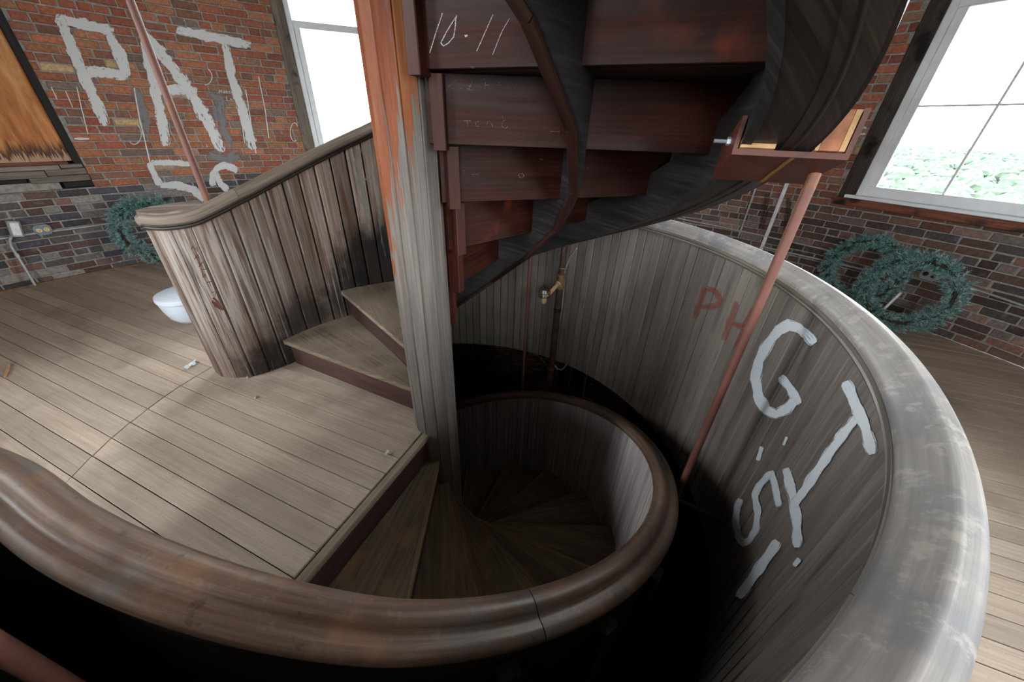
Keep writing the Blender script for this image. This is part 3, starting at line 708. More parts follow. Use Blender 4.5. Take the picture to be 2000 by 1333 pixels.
class Path:
    def __init__(s, nodes, side, step=.008):
        s.n = path_pts(nodes, step); s.p = [pol(r, t) for t, r in s.n]; s.L = [0]
        for a, b in zip(s.p, s.p[1:]): s.L.append(s.L[-1] + (b - a).length)
        s.side = side
    def at(s, d):
        lo, hi = 0, len(s.L) - 1
        d = min(max(d, 0), s.L[-1])
        while hi - lo > 1:
            mid = (lo + hi) // 2
            if s.L[mid] <= d: lo = mid
            else: hi = mid
        f = (d - s.L[lo]) / max(1e-9, s.L[hi] - s.L[lo])
        t = s.n[lo][0] + (s.n[hi][0] - s.n[lo][0]) * f; r = s.n[lo][1] + (s.n[hi][1] - s.n[lo][1]) * f
        i0, i1 = max(0, lo - 2), min(len(s.p) - 1, hi + 2)
        tg = (s.p[i1] - s.p[i0]).normalized(); out = Vector((-tg.y, tg.x, 0)) * s.side
        return pol(r, t), t, r, tg, out
def boards(path, d0, d1, width, zt, zb, mat, root, thick=.016, name='board', gaps=(.0012, .0025), ch=.005, zpad=.0):
    n = int(round((d1 - d0) / width)); wv = (d1 - d0) / n
    for i in range(n):
        g = gaps[i % len(gaps)]; a, b = d0 + i * wv + g * .5, d0 + (i + 1) * wv - g * .5
        P0, t0, r0, tg0, o0 = path.at(a); P1, t1, r1, tg1, o1 = path.at(b); d = (P1 - P0); L = d.length; d = d / L
        jit = rnd.uniform(-.0015, .0015); o0n = (o0 + o1).normalized()
        sec = [(P0 + o0n * thick, 0), (P0 + o0n * (ch + jit), 0), (P0 + d * ch + o0n * jit, ch / L), (P1 - d * ch + o0n * jit, 1 - ch / L), (P1 + o0n * (ch + jit), 1), (P1 + o0n * thick, 1)]
        zb0, zb1, zt0, zt1 = zb(t0, r0), zb(t1, r1), zt(t0, r0) + zpad, zt(t1, r1) + zpad
        if max(zt0 - zb0, zt1 - zb1) < .02: continue
        bot = [p + Zv * (zb0 + (zb1 - zb0) * f) for p, f in sec]; top = [p + Zv * (zt0 + (zt1 - zt0) * f) for p, f in sec]
        m = MB(); m.prism(bot, top, i * 1.618 + d0, (0, 0, 1))
        sx = i * wv; m.g = [(v[2], sx + (Vector((v[0], v[1], 0)) - P0).dot(d), i * .731 + d0) for v in m.v]
        m.build(name, mat, root)
PROFILE = [(-.012, -.014), (-.018, -.004), (-.020, .008), (-.018, .021), (-.010, .033), (.004, .041), (.018, .043), (.030, .039), (.037, .030), (.043, .022), (.050, .020), (.062, .023), (.073, .020), (.081, .011), (.085, -.001), (.081, -.013), (.070, -.018), (.055, -.016)]
def rail(path, d0, d1, zt, mat, root, prof=PROFILE, pieces=None, name='handrail', step=.02, gap=.002, scale=None):
    cuts = [d0] + [x for x in (pieces or []) if d0 < x < d1] + [d1]
    for ci, (a, b) in enumerate(zip(cuts, cuts[1:])):
        a += gap * .5; b -= gap * .5; n = max(2, int((b - a) / step)); K = len(prof); vs, g, fs = [], [], []
        for i in range(n + 1):
            s = a + (b - a) * i / n; P, t, r, tg, out = path.at(s); z = zt(t, r); e = .0015 if i in (0, n) else 0
            for k, (x, y) in enumerate(prof):
                vs.append(P + out * (x * (1 if scale is None else scale(t))) + Zv * (z + y)); g.append((s, k * .012, ci * 3.3 + .2))
        for i in range(n):
            for k in range(K): fs.append((i * K + k, (i + 1) * K + k, (i + 1) * K + (k + 1) % K, i * K + (k + 1) % K))
        fs += [tuple(range(K)), tuple(range(n * K, (n + 1) * K))[::-1]]
        m = MB(); m.poly(vs, fs, g); m.build(name, mat, root, smooth_='auto')
def strip(path, d0, d1, off0, off1, z0f, z1f, mat, root, name, step=.04):
    """curved solid between two offsets from the path and two height functions"""
    n = max(2, int((d1 - d0) / step)); vs, g, fs = [], [], []
    for i in range(n + 1):
        s = d0 + (d1 - d0) * i / n; P, t, r, tg, out = path.at(s)
        for o_, z in ((off0, z0f(t, r)), (off1, z0f(t, r)), (off1, z1f(t, r)), (off0, z1f(t, r))): vs.append(P + out * o_ + Zv * z); g.append((s, z + o_, .5))
    for i in range(n):
        for k in range(4): fs.append((4 * i + k, 4 * i + (k + 1) % 4, 4 * i + 4 + (k + 1) % 4, 4 * i + 4 + k))
    fs += [(3, 2, 1, 0), (4 * n, 4 * n + 1, 4 * n + 2, 4 * n + 3)]
    m = MB(); m.poly(vs, fs, g); return m.build(name, mat, root, smooth_='auto')
MOULD = [(-.010, -.030), (-.014, -.022), (-.010, -.016), (-.016, -.010), (-.016, 0.002), (.004, .002), (.004, -.030)]
PA = Path(asc_nodes, 1); PD = Path(des_nodes, -1)
def s_of(path, t, start=0):      # first arclength at which the path reaches angle t on the helix
    best = min(range(len(path.n)), key=lambda i: abs(path.n[i][0] - t) + (9 if path.n[i][1] > 1.2 else 0)); return path.L[best]
DROP = .185
zb_a = lambda t, r: max(0.002, base_asc(t) - DROP) if r < 1.25 else .002
boards(PA, .02, s_of(PA, -75), .096, zu_asc, zb_a, M['asc_board'], asc, name='balustrade_board', gaps=(.006, .008, .005), ch=.006)
boards(PA, s_of(PA, -75), PA.L[-1], .20, zu_asc, zb_a, M['asc_board'], asc, name='balustrade_board')
rail(PA, .0, PA.L[-1], zu_asc, M['asc_rail'], asc, pieces=[s_of(PA, 155), s_of(PA, 115), s_of(PA, 60), s_of(PA, 0), s_of(PA, -60), s_of(PA, -120)])
rail(PA, .0, PA.L[-1], lambda t, r: zu_asc(t, r) - .006, M['soffit'], asc, prof=MOULD, name='moulding')
# rounded cap plate filling the horn between rail and parapet
hp = MB(); ed = [pol(r + .0, t) for t, r in path_pts(asc_nodes[:40], .03) if True]
horn = [pol(1.60, 158)] + [p for p in ed if p.length > 1.215] + [pol(1.26, 157.5)]
hp.prism([p + Zv * .975 for p in horn][::-1], [p + Zv * (.975 + (.036 if p.length > 1.3 else .055)) for p in horn][::-1], .3, (1, 0.2, 0)); hp.build('rail_end_plate', M['asc_rail'], asc)
strip(PA, .03, s_of(PA, 149), .013, .03, lambda t, r: .003, lambda t, r: zu_asc(t, r) - .012, M['skin'], asc, 'inner_lining')
sA = s_of(PA, 110)
strip(PA, s_of(PA, 150), PA.L[-1], .055, .068, zb_a, lambda t, r: zu_asc(t, r) - .012, M['skin'], asc, 'outer_panelling')
strip(PA, sA, PA.L[-1], -.090, .0, lambda t, r: max(.0, base_asc(t) - .180), lambda t, r: max(.02, base_asc(t) - .15), M['soffit'], asc, 'soffit_board')
strip(PA, sA, PA.L[-1], -.003, .060, lambda t, r: max(.0, base_asc(t) - .186), lambda t, r: max(.02, base_asc(t) - .16), M['soffit'], asc, 'soffit_board')
strip(PA, sA, PA.L[-1], -.098, -.074, lambda t, r: max(.0, base_asc(t) - .184), lambda t, r: max(.03, base_asc(t) + .03), M['carriage'], asc, 'outer_string')
for off in (.062,):
    pts = []
    for i in range(140):
        s = sA + (PA.L[-1] - sA) * i / 139; P, t, r, tg, out = PA.at(s); pts.append(P + out * (off - .04) + Zv * (max(.012, base_asc(t) - DROP + .008)))
    m = MB(); m.tube(pts, .011, 8); m.build('edge_bead', M['soffit'], asc, smooth_=True)
# chalk on the backs of the risers
def riser_surf(n, front=.0015):
    t = th_asc(n); u = pol(1, t); v = Vector((-u.y, u.x, 0)); p = v * (-.08 - front)
    return lambda x, y: on_plane(x, y, p, v)
r9 = riser_surf(9)
strokes('chalk_stroke', [(1.6, [(864, 26), (852, 62), (839, 104)]), (1.6, [(891, 32), (882, 46), (871, 64), (861, 84), (866, 90), (876, 84), (886, 72), (889, 56), (890, 40), (892, 30)]), (3.5, [(908, 71), (913, 69)]), (1.3, [(963, 28), (948, 62), (931, 100)]), (1.1, [(995, 36), (980, 62), (962, 107)])], r9, M['chalk'], asc, split=True, label='white chalk stroke')
r8 = riser_surf(8)
strokes('chalk_stroke', [(.9, [(882, 158), (876, 170), (872, 178)]), (.9, [(892, 156), (878, 168), (886, 174)]), (1, [(900, 172), (901, 174)]), (.9, [(922, 160), (915, 176), (922, 176)]), (.9, [(913, 168), (920, 167)]), (.8, [(948, 160), (947, 174)]), (.8, [(948, 160), (955, 161), (954, 166), (948, 167)]), (.8, arc(974, 165, 3, 3, 0, 300, 8)), (.8, [(1009, 163), (1003, 180)]), (.9, [(904, 236), (920, 236)]), (.8, [(912, 236), (914, 246)]), (.8, arc(933, 242, 4, 5, 60, 300, 8)), (.8, [(950, 248), (952, 238), (956, 236), (960, 242), (963, 248)]), (.9, arc(986, 243, 6, 8, -60, -330, 10)), (1.6, [(981, 226), (982, 231)])], r8, M['thinchalk'], asc, split=True, label='faint chalk stroke')
r7 = riser_surf(7)
strokes('chalk_stroke', [(.8, [(886, 330), (888, 336), (885, 340)]), (.8, [(905, 333), (909, 336), (905, 340)]), (.7, [(921, 341), (935, 340)]), (.9, arc(1018, 343, 5, 4, 0, 360, 10))], r7, M['thinchalk'], asc, split=True, label='faint chalk stroke')
# bolt through the middle of the flight, wooden pegs
u8 = pol(1, th_asc(8)); v8 = Vector((-u8.y, u8.x, 0)); pb = on_plane(1092, 258, v8 * -.09, v8)
m = MB(); m.tube([pb + u8 * -.03, pb], .0022, 6); m.tube([pb - u8 * .001, pb + u8 * .002], .006, 8); m.build('nail', M['rust'], asc, label='bent nail beside the carriage')
# carved letters on the end panel and green paint on the balustrade
def bal_surf(x, y):
    best = None
    for i in range(0, len(PA.p) - 8, 4):
        a, b = PA.p[i], PA.p[i + 4]; tg = (b - a).normalized(); out = Vector((-tg.y, tg.x, 0)); r = ray(x, y); dn = r.dot(out)
        if dn < .02: continue
        P = CAM + r * ((a - out * .0025 - CAM).dot(out) / dn); k = (P - a).dot(tg)
        if -.002 <= k <= (b - a).length + .002 and P.z > 0:
            dd = (P - CAM).length
            if best is None or dd < best[0]: best = (dd, P)
    return best[1] if best else on_cyl(x, y, RF - .003)
strokes('carved_stroke', [(1, [(374, 488), (376, 480), (380, 489), (385, 482), (386, 492)]), (1, [(380, 507), (385, 497), (390, 507)]), (1, [(382, 503), (388, 503)]), (1, [(388, 512), (396, 522)]), (1, [(396, 512), (388, 522)]), (1, [(394, 527), (402, 526)]), (1, [(396, 535), (396, 543), (401, 535), (401, 543)]), (1, [(404, 552), (413, 550)]), (1, [(409, 551), (412, 560)]), (1, [(413, 572), (421, 570), (420, 580)]), (4, [(414, 588), (424, 598), (436, 606)], .05), (3, [(416, 582), (426, 590), (432, 600)])], bal_surf, M['carve'], asc, label='reddish scratched stroke', split=True)
strokes('faded_paint', [(9, [(688, 305), (700, 345), (712, 395), (722, 430)], -.05), (8, [(692, 300), (712, 290), (722, 292)], -.08), (7, [(704, 352), (724, 345)], -.1)], bal_surf, paint('pale_green_paint_mat', '7f8a80', .3, .5, .55, (9, 4, 1)), asc)

# ------------------------------------------------------------------ descending flight
des = tag(empty('spiral_staircase', (0, 0, -.2)), 'worn wooden spiral flight winding down into the dark well below the landing', 'staircase')
# landing nosing and riser
un = pol(1, -111.65); vn = Vector((-un.y, un.x, 0))
m = MB(); m.box(un * (.5 * (.10 + RF)) + vn * .0055 + Zv * -.014, un * (.5 * (RF - .10)), vn * .021, Zv * .015, 5.5, .006); m.build('nosing', M['tread_up'], des)
flight_riser(des, 0, -111.65, .004, -.02, -.2, -.03, M['riser_up'])
for n in range(1, NDES + 1):
    flight_tread(des, n, -n * RISE, th_desc(n), th_desc(n - 1) - 1.0, .02, M['tread_down'])
    un_ = pol(1, th_desc(n)); vn_ = Vector((-un_.y, un_.x, 0))
    m = MB(); m.box(un_ * (.5 * (.16 + RF)) + vn_ * .0135 + Zv * (-n * RISE - .0135), un_ * (.5 * (RF - .16)), vn_ * .0125, Zv * .0160, n * 1.7, .005); m.build('nosing', M['nose'], des)
    flight_riser(des, n, th_desc(n), -.003, -.028, -(n + 1) * RISE, -n * RISE - .028, M['riser_up'])
zb_d = lambda t, r: (line_desc(t) - .42) if t > -112 else max(-.38, -.38)
dB = s_of(PD, -118)
boards(PD, .0, dB, .064, zu_desc, lambda t, r: .0 if r > 1.3 else -.02, M['asc_board'], des, name='balustrade_board')
boards(PD, dB, PD.L[-1], .0425, zu_desc, zb_d, M['desc_board'], des, name='balustrade_board', gaps=(.003, .003), ch=.006)
rail(PD, .0, PD.L[-1], zu_desc, M['desc_rail'], des, pieces=[s_of(PD, -66), s_of(PD, 20), s_of(PD, 92), s_of(PD, 170)])
strip(PD, .0, PD.L[-1], .05, .066, lambda t, r: -.38 if t < -112 else line_desc(t) - .44, lambda t, r: zu_desc(t, r) - .012, M['skin'], des, 'outer_panelling')
strip(PD, dB, PD.L[-1], -.03, .066, lambda t, r: zb_d(t, r) - .03, lambda t, r: zb_d(t, r), M['skin'], des, 'soffit_board')
for k in range(7):      # a few ribs on the outer face, in the gap
    t = -70 + 14 * k; P = pol(RF + .085, t); m = MB(); a = P + Zv * (line_desc(t) - .4); b = P + Zv * (zu_desc(t) - .1); rad = pol(1, t)
    m.box((a + b) * .5, (b - a) * .5, rad * .016, Vector((-rad.y, rad.x, 0)) * .025, k, .003); m.build('outer_rib', M['skin'], des)

# ------------------------------------------------------------------ parapet round the well
par = tag(empty('stairwell_parapet', (0, 0, -.4)), 'curved grey beadboard parapet with broad moulded cap around the stairwell', 'parapet')
par_nodes = [(t, 1.527) for t in range(158, -140, -2)]
PP = Path(par_nodes, 1)
ZPC = .917
boards(PP, 0, PP.L[-1], .066, lambda t, r: ZPC + .01, lambda t, r: -.425, M['par_board'], par, name='parapet_board', gaps=(.0012, .004, .0016, .0012, .005, .002), ch=.004, thick=.02)
CAPP = [(-.012, 0.0), (-.013, .012), (-.006, .024), (.008, .036), (.022, .046), (.034, .055), (.040, .058), (.047, .057), (.053, .054), (.062, .053), (.071, .048), (.078, .040), (.081, .028), (.079, .014), (.072, .004), (.06, .0)]
rail(PP, 0, PP.L[-1], lambda t, r: ZPC, M['par_cap'], par, prof=CAPP, pieces=[s_of(PP, 100), s_of(PP, 44), s_of(PP, -17), s_of(PP, -100)], name='cap', gap=.0010)
MOULD = [(-.010, -.030), (-.014, -.022), (-.010, -.016), (-.016, -.010), (-.016, 0.002), (.004, .002), (.004, -.030)]
rail(PP, 0, PP.L[-1], lambda t, r: ZPC, wood('cap_moulding_mat', '3a3630', '5d574f', '7d766c', .6, .05, .2), par, prof=MOULD, pieces=[s_of(PP, 49), s_of(PP, -55)], name='moulding')
strip(PP, 0, PP.L[-1], .055, .068, lambda t, r: .0, lambda t, r: ZPC, M['par_board'], par, 'outer_panelling', .05)
strip(PP, 0, PP.L[-1], .022, .055, lambda t, r: -.42, lambda t, r: ZPC - .04, M['floor_dark'], par, 'stud_core', .06)
sp_ = lambda x, y: on_cyl(x, y, 1.523)
G = [(12, [(1590, 672), (1577, 655), (1560, 641), (1540, 635), (1520, 646), (1500, 672), (1482, 705), (1475, 742), (1482, 778), (1497, 800), (1515, 810), (1537, 800), (1553, 780)]), (10, [(1525, 735), (1545, 762), (1561, 790)])]
T = [(13, [(1652, 745), (1668, 785), (1690, 835), (1700, 872), (1703, 888)]), (11, [(1674, 815), (1645, 850), (1615, 892), (1580, 945), (1556, 978), (1548, 990)]), (11, [(1535, 915), (1548, 970), (1556, 1015), (1557, 1050), (1557, 1070)])]
F5 = [(8, [(1504, 925), (1482, 950), (1474, 968), (1480, 1000), (1476, 1035), (1464, 1055), (1452, 1062), (1442, 1050), (1437, 1020), (1440, 990), (1446, 975)]), (8, [(1506, 920), (1515, 955), (1521, 990)]), (5, [(1488, 873), (1480, 900)]), (3, [(1537, 854), (1530, 870)]), (6, [(1562, 1092), (1550, 1106)]), (12, [(1520, 1058), (1490, 1100), (1462, 1140), (1442, 1168)])]
for nm, sl in (('G', G), ('T', T), ('5', F5[:2]), ('dab', F5[2:3]), ('dab', F5[3:4]), ('dab', F5[4:5]), ('slash', F5[5:])):
    strokes('painted_letter', sl, sp_, M['wpaint2'], par, label='white painted ' + nm + ' on the grey boards')
FR = [(8, [(1378, 562), (1366, 595), (1356, 622)]), (7, [(1378, 562), (1398, 570), (1406, 585), (1400, 598), (1370, 600)]), (8, [(1440, 590), (1425, 630), (1412, 665)]), (8, [(1472, 600), (1455, 640), (1438, 685)]), (7, [(1430, 632), (1455, 640)])]
for nm, sl in (('P', FR[:2]), ('H', FR[2:])): strokes('faded_letter', sl, sp_, M['rpaint'], par, label='faded red ' + nm)
rs = random.Random(11); sc_l = []
for i in range(120):
    x = rs.uniform(900, 1720); y0_ = 470 if x < 1250 else 470 + (x - 1250) * .55; y = rs.uniform(y0_ + 20, y0_ + 330); a = math.atan2(1819 - y, 957 - x) + rs.gauss(0, .12) if rs.random() < .75 else rs.uniform(0, 6.3); L = rs.uniform(4, 26) * (1 if rs.random() < .8 else 2)
    sc_l.append((rs.uniform(.5, 1.0), [(x, y), (x + L * math.cos(a), y + L * math.sin(a))]))
strokes('scratches', sc_l, sp_, paint('scratch_mat', '98948f', .38, .5, .55, (60, 1.2, 1)), par, kind='stuff')

# ================================================================== things around the stair
def rod(label, t, r, z0, z1, rr=.0155):
    m = MB(); P = pol(r, t); m.tube([P + Zv * z0, P + Zv * z1], rr, 14); o = m.build('suspension_rod', M['primer'], smooth_='auto')
    return tag(o, label, 'rod')
rod('red primed steel rod hanging behind the left balustrade in front of the brick letters', 158.7, 1.307, .03, ZC - .002)
rod('red primed steel rod passing through the bracket and down in front of the parapet', -16.0, 1.297, -.115, ZC - .002)
rod('thin red rod dropping behind the handrail from the small bracket at the back', 66.2, 1.30, -2.6, .62, .011)
rod('red rod in the dark gap under the front handrail at the bottom left corner', -106.0, 1.317, -2.6, ZC - .002)
def tr(r, t, z): return pol(r, t, z)
# U-shaped bracket under the outer string
br = tag(empty('stringer_bracket', pol(1.19, -16.5, 1.36)), 'red steel channel bracket bolted under the outer edge of the overhead stair', 'bracket')
E0, E1 = (-21.0, 1.390), (-12.0, 1.312)
def uplate(m, r0, r1, h0, h1):
    vs = []
    for (t, z) in (E0, E1):
        for r, h in ((r0, h0), (r1, h0), (r1, h1), (r0, h1)): vs.append(pol(r, t, z + h))
    m.poly(vs, [(3, 2, 1, 0), (4, 5, 6, 7)] + [(k, (k + 1) % 4, 4 + (k + 1) % 4, 4 + k) for k in range(4)])
m = MB(); uplate(m, 1.055, 1.315, -.004, .010); m.build('web', M['primer_dark'], br)
m = MB(); uplate(m, 1.055, 1.066, .010, .085); m.build('flange', M['primer_dark'], br)
m = MB(); uplate(m, 1.303, 1.315, .010, .105); m.build('flange', M['primer_dark'], br)
ps = pol(1.055, -17.5, 1.415); d = pol(1, -17.5)
m = MB(); m.tube([ps, ps - d * .045], .005, 8); m.tube([ps - d * .003, ps - d * .012], .011, 6); m.build('bolt', M['steel'], br, label='bright steel bolt with hexagon nut')
m = MB(); vs = []
for (t, z) in ((-21.3, 1.404), (-16, 1.358)):
    for r, h in ((1.070, 0), (1.150, 0), (1.150, .022), (1.070, .022)): vs.append(pol(r, t, z + h))
m.poly(vs, [(3, 2, 1, 0), (4, 5, 6, 7)] + [(k, (k + 1) % 4, 4 + (k + 1) % 4, 4 + k) for k in range(4)]); m.build('packing_block', M['blockwood'], br)
for r0, r1, h1, mt in ((1.238, 1.246, .075, 'blockwood'), (1.247, 1.288, .10, 'plywood_end'), (1.289, 1.301, .10, 'blockwood')):
    m = MB(); vs = []
    for (t, z) in ((-20.9, 1.392), (-12, 1.315)):
        for r, h in ((r0, .012), (r1, .012), (r1, h1), (r0, h1)): vs.append(pol(r, t, z + h))
    m.poly(vs, [(3, 2, 1, 0), (4, 5, 6, 7)] + [(k, (k + 1) % 4, 4 + (k + 1) % 4, 4 + k) for k in range(4)]); m.build('packing_block', M[mt], br)
m = MB()
a0, a1 = E0, E1
m.poly([pol(1.19, a0[0], a0[1] - .0052), pol(1.205, a0[0], a0[1] - .0052), pol(1.205, a1[0], a1[1] - .0052), pol(1.19, a1[0], a1[1] - .0052)], [(0, 1, 2, 3)], [(0, -.8, 0), (0, .8, 0), (.1, .8, 0), (.1, -.8, 0)]); m.build('rust_streak', M['rust_stain'], br)
b2 = tag(empty('stringer_bracket', pol(1.2, 66, .6)), 'small red bracket gripping the string above the thin back rod', 'bracket')
m = MB(); u = pol(1, 66.2); v = Vector((-u.y, u.x, 0)); tl = (v * -1 + Zv * .39).normalized()
m.box(pol(1.21, 66.2, .612), u * .10, tl * .04, tl.cross(u) * .006, 1, .002); m.build('web', M['primer_dark'], b2)
m = MB(); m.box(pol(1.305, 66.2, .64), tl * .04, (Zv * 1) * .03, u * .006, 1, .002); m.build('flange', M['primer_dark'], b2)
m = MB(); P = pol(1.297, -16, -.125); q = pol(1.515, -18, -.125); m.tube([P - (q - P).normalized() * .03, q], .012, 8); tag(m.build('tie_bar', M['black'], smooth_='auto'), 'short iron bar from the red rod foot across to the parapet', 'bar')

# iron stand pipe with a caged lamp
pipe = tag(empty('stand_pipe', pol(1.43, 57, -3.6)), 'rusty iron pipe rising inside the well against the parapet', 'pipe')
pp = pol(1.43, 57)
m = MB(); m.tube([pp + Zv * -3.68, pp + Zv * (ZC - .01)], .023, 14); m.build('pipe', M['rust'], pipe, smooth_='auto')
m = MB(); m.tube([pp + Zv * -.60, pp + Zv * .335], .028, 14); m.build('lower_pipe', M['rust'], pipe, smooth_='auto')
m = MB(); m.tube([pp + Zv * .335, pp + Zv * .35, pp + Zv * .35, pp + Zv * .44, pp + Zv * .44, pp + Zv * .455], [.036, .036, .03, .03, .036, .036], 14); m.build('tee_fitting', M['brass'], pipe, smooth_='auto', label='tan pipe tee')
m = MB(); m.tube([pp + Zv * -.46, pp + Zv * -.45], .031, 14); m.tube([pp + Zv * .50, pp + Zv * .508], .027, 14); m.build('wire_band', M['brass'], pipe)
m = MB(); m.tube([pp + Zv * .12, pp + Zv * .16], .031, 14); m.build('coupling', M['black'], pipe, label='black coupling')
lamp = tag(empty('caged_lamp', pol(1.3, 59.5, .3)), 'caged bulb lamp on a tan arm sticking out from the iron pipe', 'lamp')
A0 = pp + Zv * .395; A1 = on_cyl(1062, 586, 1.24); cdir = Zv
m = MB(); m.tube([A0 + (A1 - A0).normalized() * .02, A1], .016, 12); m.tube([A0 + (A1 - A0).normalized() * .028, A0 + (A1 - A0).normalized() * .045], .024, 12); m.build('arm', M['tan_paint'], lamp, smooth_='auto')
B = A1 + Zv * -.012
m = MB(); m.tube([B + Zv * -.022, B + Zv * -.016, B, B + Zv * .022, B + Zv * .034], [.006, .018, .024, .024, .018], 12); m.build('socket', M['tan_paint'], lamp, smooth_='auto')
m = MB(); m.tube([B + Zv * .034, B + Zv * .045, B + Zv * .065, B + Zv * .085, B + Zv * .094], [.009, .012, .019, .016, .004], 12); m.build('bulb', M['bulb'], lamp, smooth_='auto')
m = MB()
for k in range(8):
    a = 2 * math.pi * k / 8; dx = Vector((math.cos(a), math.sin(a), 0)); m.tube([B + Zv * .03 + dx * .024, B + Zv * .045 + dx * .042, B + Zv * .075 + dx * .047, B + Zv * .105 + dx * .036, B + Zv * .118 + dx * .006], .0022, 5)
for z, r in ((.045, .042), (.075, .047), (.105, .036)):
    m.tube([B + Zv * z + Vector((math.cos(2 * math.pi * i / 20), math.sin(2 * math.pi * i / 20), 0)) * r for i in range(21)], .0022, 5, False)
m.build('wire_cage', M['rust'], lamp, smooth_=True)
# flexible conduit beside the pipe
pts = [on_cyl(x, y, 1.46) for x, y in ((1127, 484), (1112, 505), (1103, 528), (1101, 560), (1098, 600), (1090, 640), (1084, 690), (1082, 712), (1088, 721), (1096, 723), (1103, 718), (1107, 711))]
m = MB(); dn = []
for a, b in zip(pts, pts[1:]):
    for i in range(8): dn.append(a.lerp(b, i / 8))
m.tube(dn, [.0075 if i % 2 else .006 for i in range(len(dn))], 8); tag(m.build('flexible_conduit', M['steel'], smooth_=True), 'pale ribbed flexible conduit looping down beside the iron pipe', 'conduit')

# ------------------------------------------------------------------ left wall fittings
def flexline(pxs, rad, off, ribs=True):
    pts = [on_wall(x, y, off) for x, y in pxs]; dn = []
    for a, b in zip(pts, pts[1:]):
        n = max(2, int((b - a).length / .008)); dn += [a.lerp(b, i / n) for i in range(n)]
    dn.append(pts[-1]); m = MB(); m.tube(dn, [rad if i % 2 else rad * (.78 if ribs else 1) for i in range(len(dn))], 8); return m
m = flexline([(-40, 476), (0, 467), (64, 457), (150, 446), (215, 437), (300, 428), (350, 422)], .011, .022); tag(m.build('flexible_conduit', M['conduit'], smooth_=True), 'grey ribbed conduit running along the left brick wall through the socket box', 'conduit')
def outlet(cx, cy, label, plate, sock, wid, hgt, tilt):
    P = on_wall(cx, cy, .03); a = math.atan2(P.y - WY, P.x - WX); n = Vector((-math.cos(a), -math.sin(a), 0)); t = Vector((math.sin(a), -math.cos(a), 0)); q = Matrix.Rotation(R_(tilt), 3, n); t = q @ t; z = q @ Zv
    root = tag(empty('outlet_box', P), label, 'outlet'); pts = []
    for sx_ in (-1, 1): pass
    def oct_(w, h, c): return [(-w + c, -h), (w - c, -h), (w, -h + c), (w, h - c), (w - c, h), (-w + c, h), (-w, h - c), (-w, -h + c)]
    m = MB(); b = [P + t * x + z * y - n * .03 for x, y in oct_(wid, hgt, .022)]; f = [P + t * x + z * y + n * .012 for x, y in oct_(wid, hgt, .022)]; m.prism(b, f); m.build('box', plate, root)
    for s in (-1, 1):
        c = P + t * (s * wid * .42) + n * .0125
        m = MB(); m.tube([c, c + n * .003], .0185, 14); r_ = m.build('receptacle', sock, root)
        m = MB()
        for dx in (-.006, .006): m.box(c + t * dx + z * .004 + n * .0034, z * .004, t * .0012, n * .0006)
        m.tube([c + z * -.008 + n * .003, c + z * -.008 + n * .0042], .003, 6); m.build('slot', M['black'], r_)
    m = MB(); c = P + z * (hgt * .7) + n * .012; m.tube([c, c + n * .003], .004, 6); m.build('screw', M['steel'], root)
outlet(83, 449, 'blue grey double socket box with cream sockets on the left brick wall', M['box'], M['cream'], .056, .046, 2)
outlet(1817, 537, 'pale metal double socket plate seen through the front right wreath', M['boxR'], M['black'], .062, .045, -4)
lc = tag(empty('conduit_stub', on_wall(68, 556, .05)), 'bent grey conduit with a small metal switch box standing at the left wall', 'conduit')
pts = [on_wall(x, y, o) for x, y, o in ((69, 558, .10), (50, 526, .08), (34, 500, .06), (22, 482, .05), (19, 470, .05), (24, 458, .06))]
m = MB(); m.tube(pts, .011, 10); m.build('pipe', M['conduit'], lc, smooth_='auto')
m = MB(); c = pts[2].lerp(pts[1], .1); dd = (pts[2] - pts[1]).normalized(); m.tube([c, c + dd * .03], .015, 10); m.build('coupling', M['conduit'], lc)
P = on_wall(29, 447, .06); a = math.atan2(P.y - WY, P.x - WX); n = Vector((-math.cos(a), -math.sin(a), 0)); t = Vector((math.sin(a), -math.cos(a), 0)); zz = (Zv * .97 + t * .2).normalized(); tt = zz.cross(n)
m = MB(); m.box(P, zz * .066, tt * .037, n * .03, 0, .01); bx = m.build('switch_box', M['boxR'], lc)
m = MB(); m.box(P + n * .029, zz * .052, tt * .025, n * .003, 0, .004); m.build('cover_plate', M['white_pvc'], lc)

# ------------------------------------------------------------------ right wall fittings
m = flexline([(1285, 417), (1340, 430), (1450, 452), (1500, 463), (1600, 485), (1660, 500)], .009, .02, False); tag(m.build('wall_conduit', M['conduit'], smooth_=True), 'upper thin grey conduit crossing the brick wall behind the parapet', 'conduit')
m = flexline([(1488, 482), (1600, 507), (1640, 516), (1700, 530)], .010, .02, False); tag(m.build('wall_conduit', M['conduit'], smooth_=True), 'lower thin grey conduit starting at the white raceway behind the wreaths', 'conduit')
m = flexline([(1860, 548), (1912, 568), (1960, 584), (2000, 598), (2060, 620)], .011, .022); tag(m.build('flexible_conduit', M['steel'], smooth_=True), 'pale ribbed conduit running right from the wreaths along the brick', 'conduit')
def vline(th, z0, z1, w, d, mat, name, label, cat):
    p = wp(th, 0, RW - .006 - d); a = R_(th); n = Vector((-math.cos(a), -math.sin(a), 0)); t = Vector((math.sin(a), -math.cos(a), 0)); m = MB()
    m.box(p + Zv * (.5 * (z0 + z1)), Zv * (.5 * (z1 - z0)), t * w, n * d, 0, .002)
    if name == 'wire_raceway': m.box(p + Zv * (.5 * (z0 + z1)) + n * d, Zv * (.5 * (z1 - z0)), t * w * .3, n * .004, 0, .001)
    tag(m.build(name, mat), label, cat)
vline(43.1, .30, 3.5, .017, .011, M['white_pvc'], 'wire_raceway', 'straight white wire raceway running up the brick wall beside the bracket', 'raceway')
vline(46.5, .40, 3.5, .008, .008, M['conduit'], 'wall_pipe', 'thin grey vertical pipe on the brick wall left of the white raceway', 'pipe')

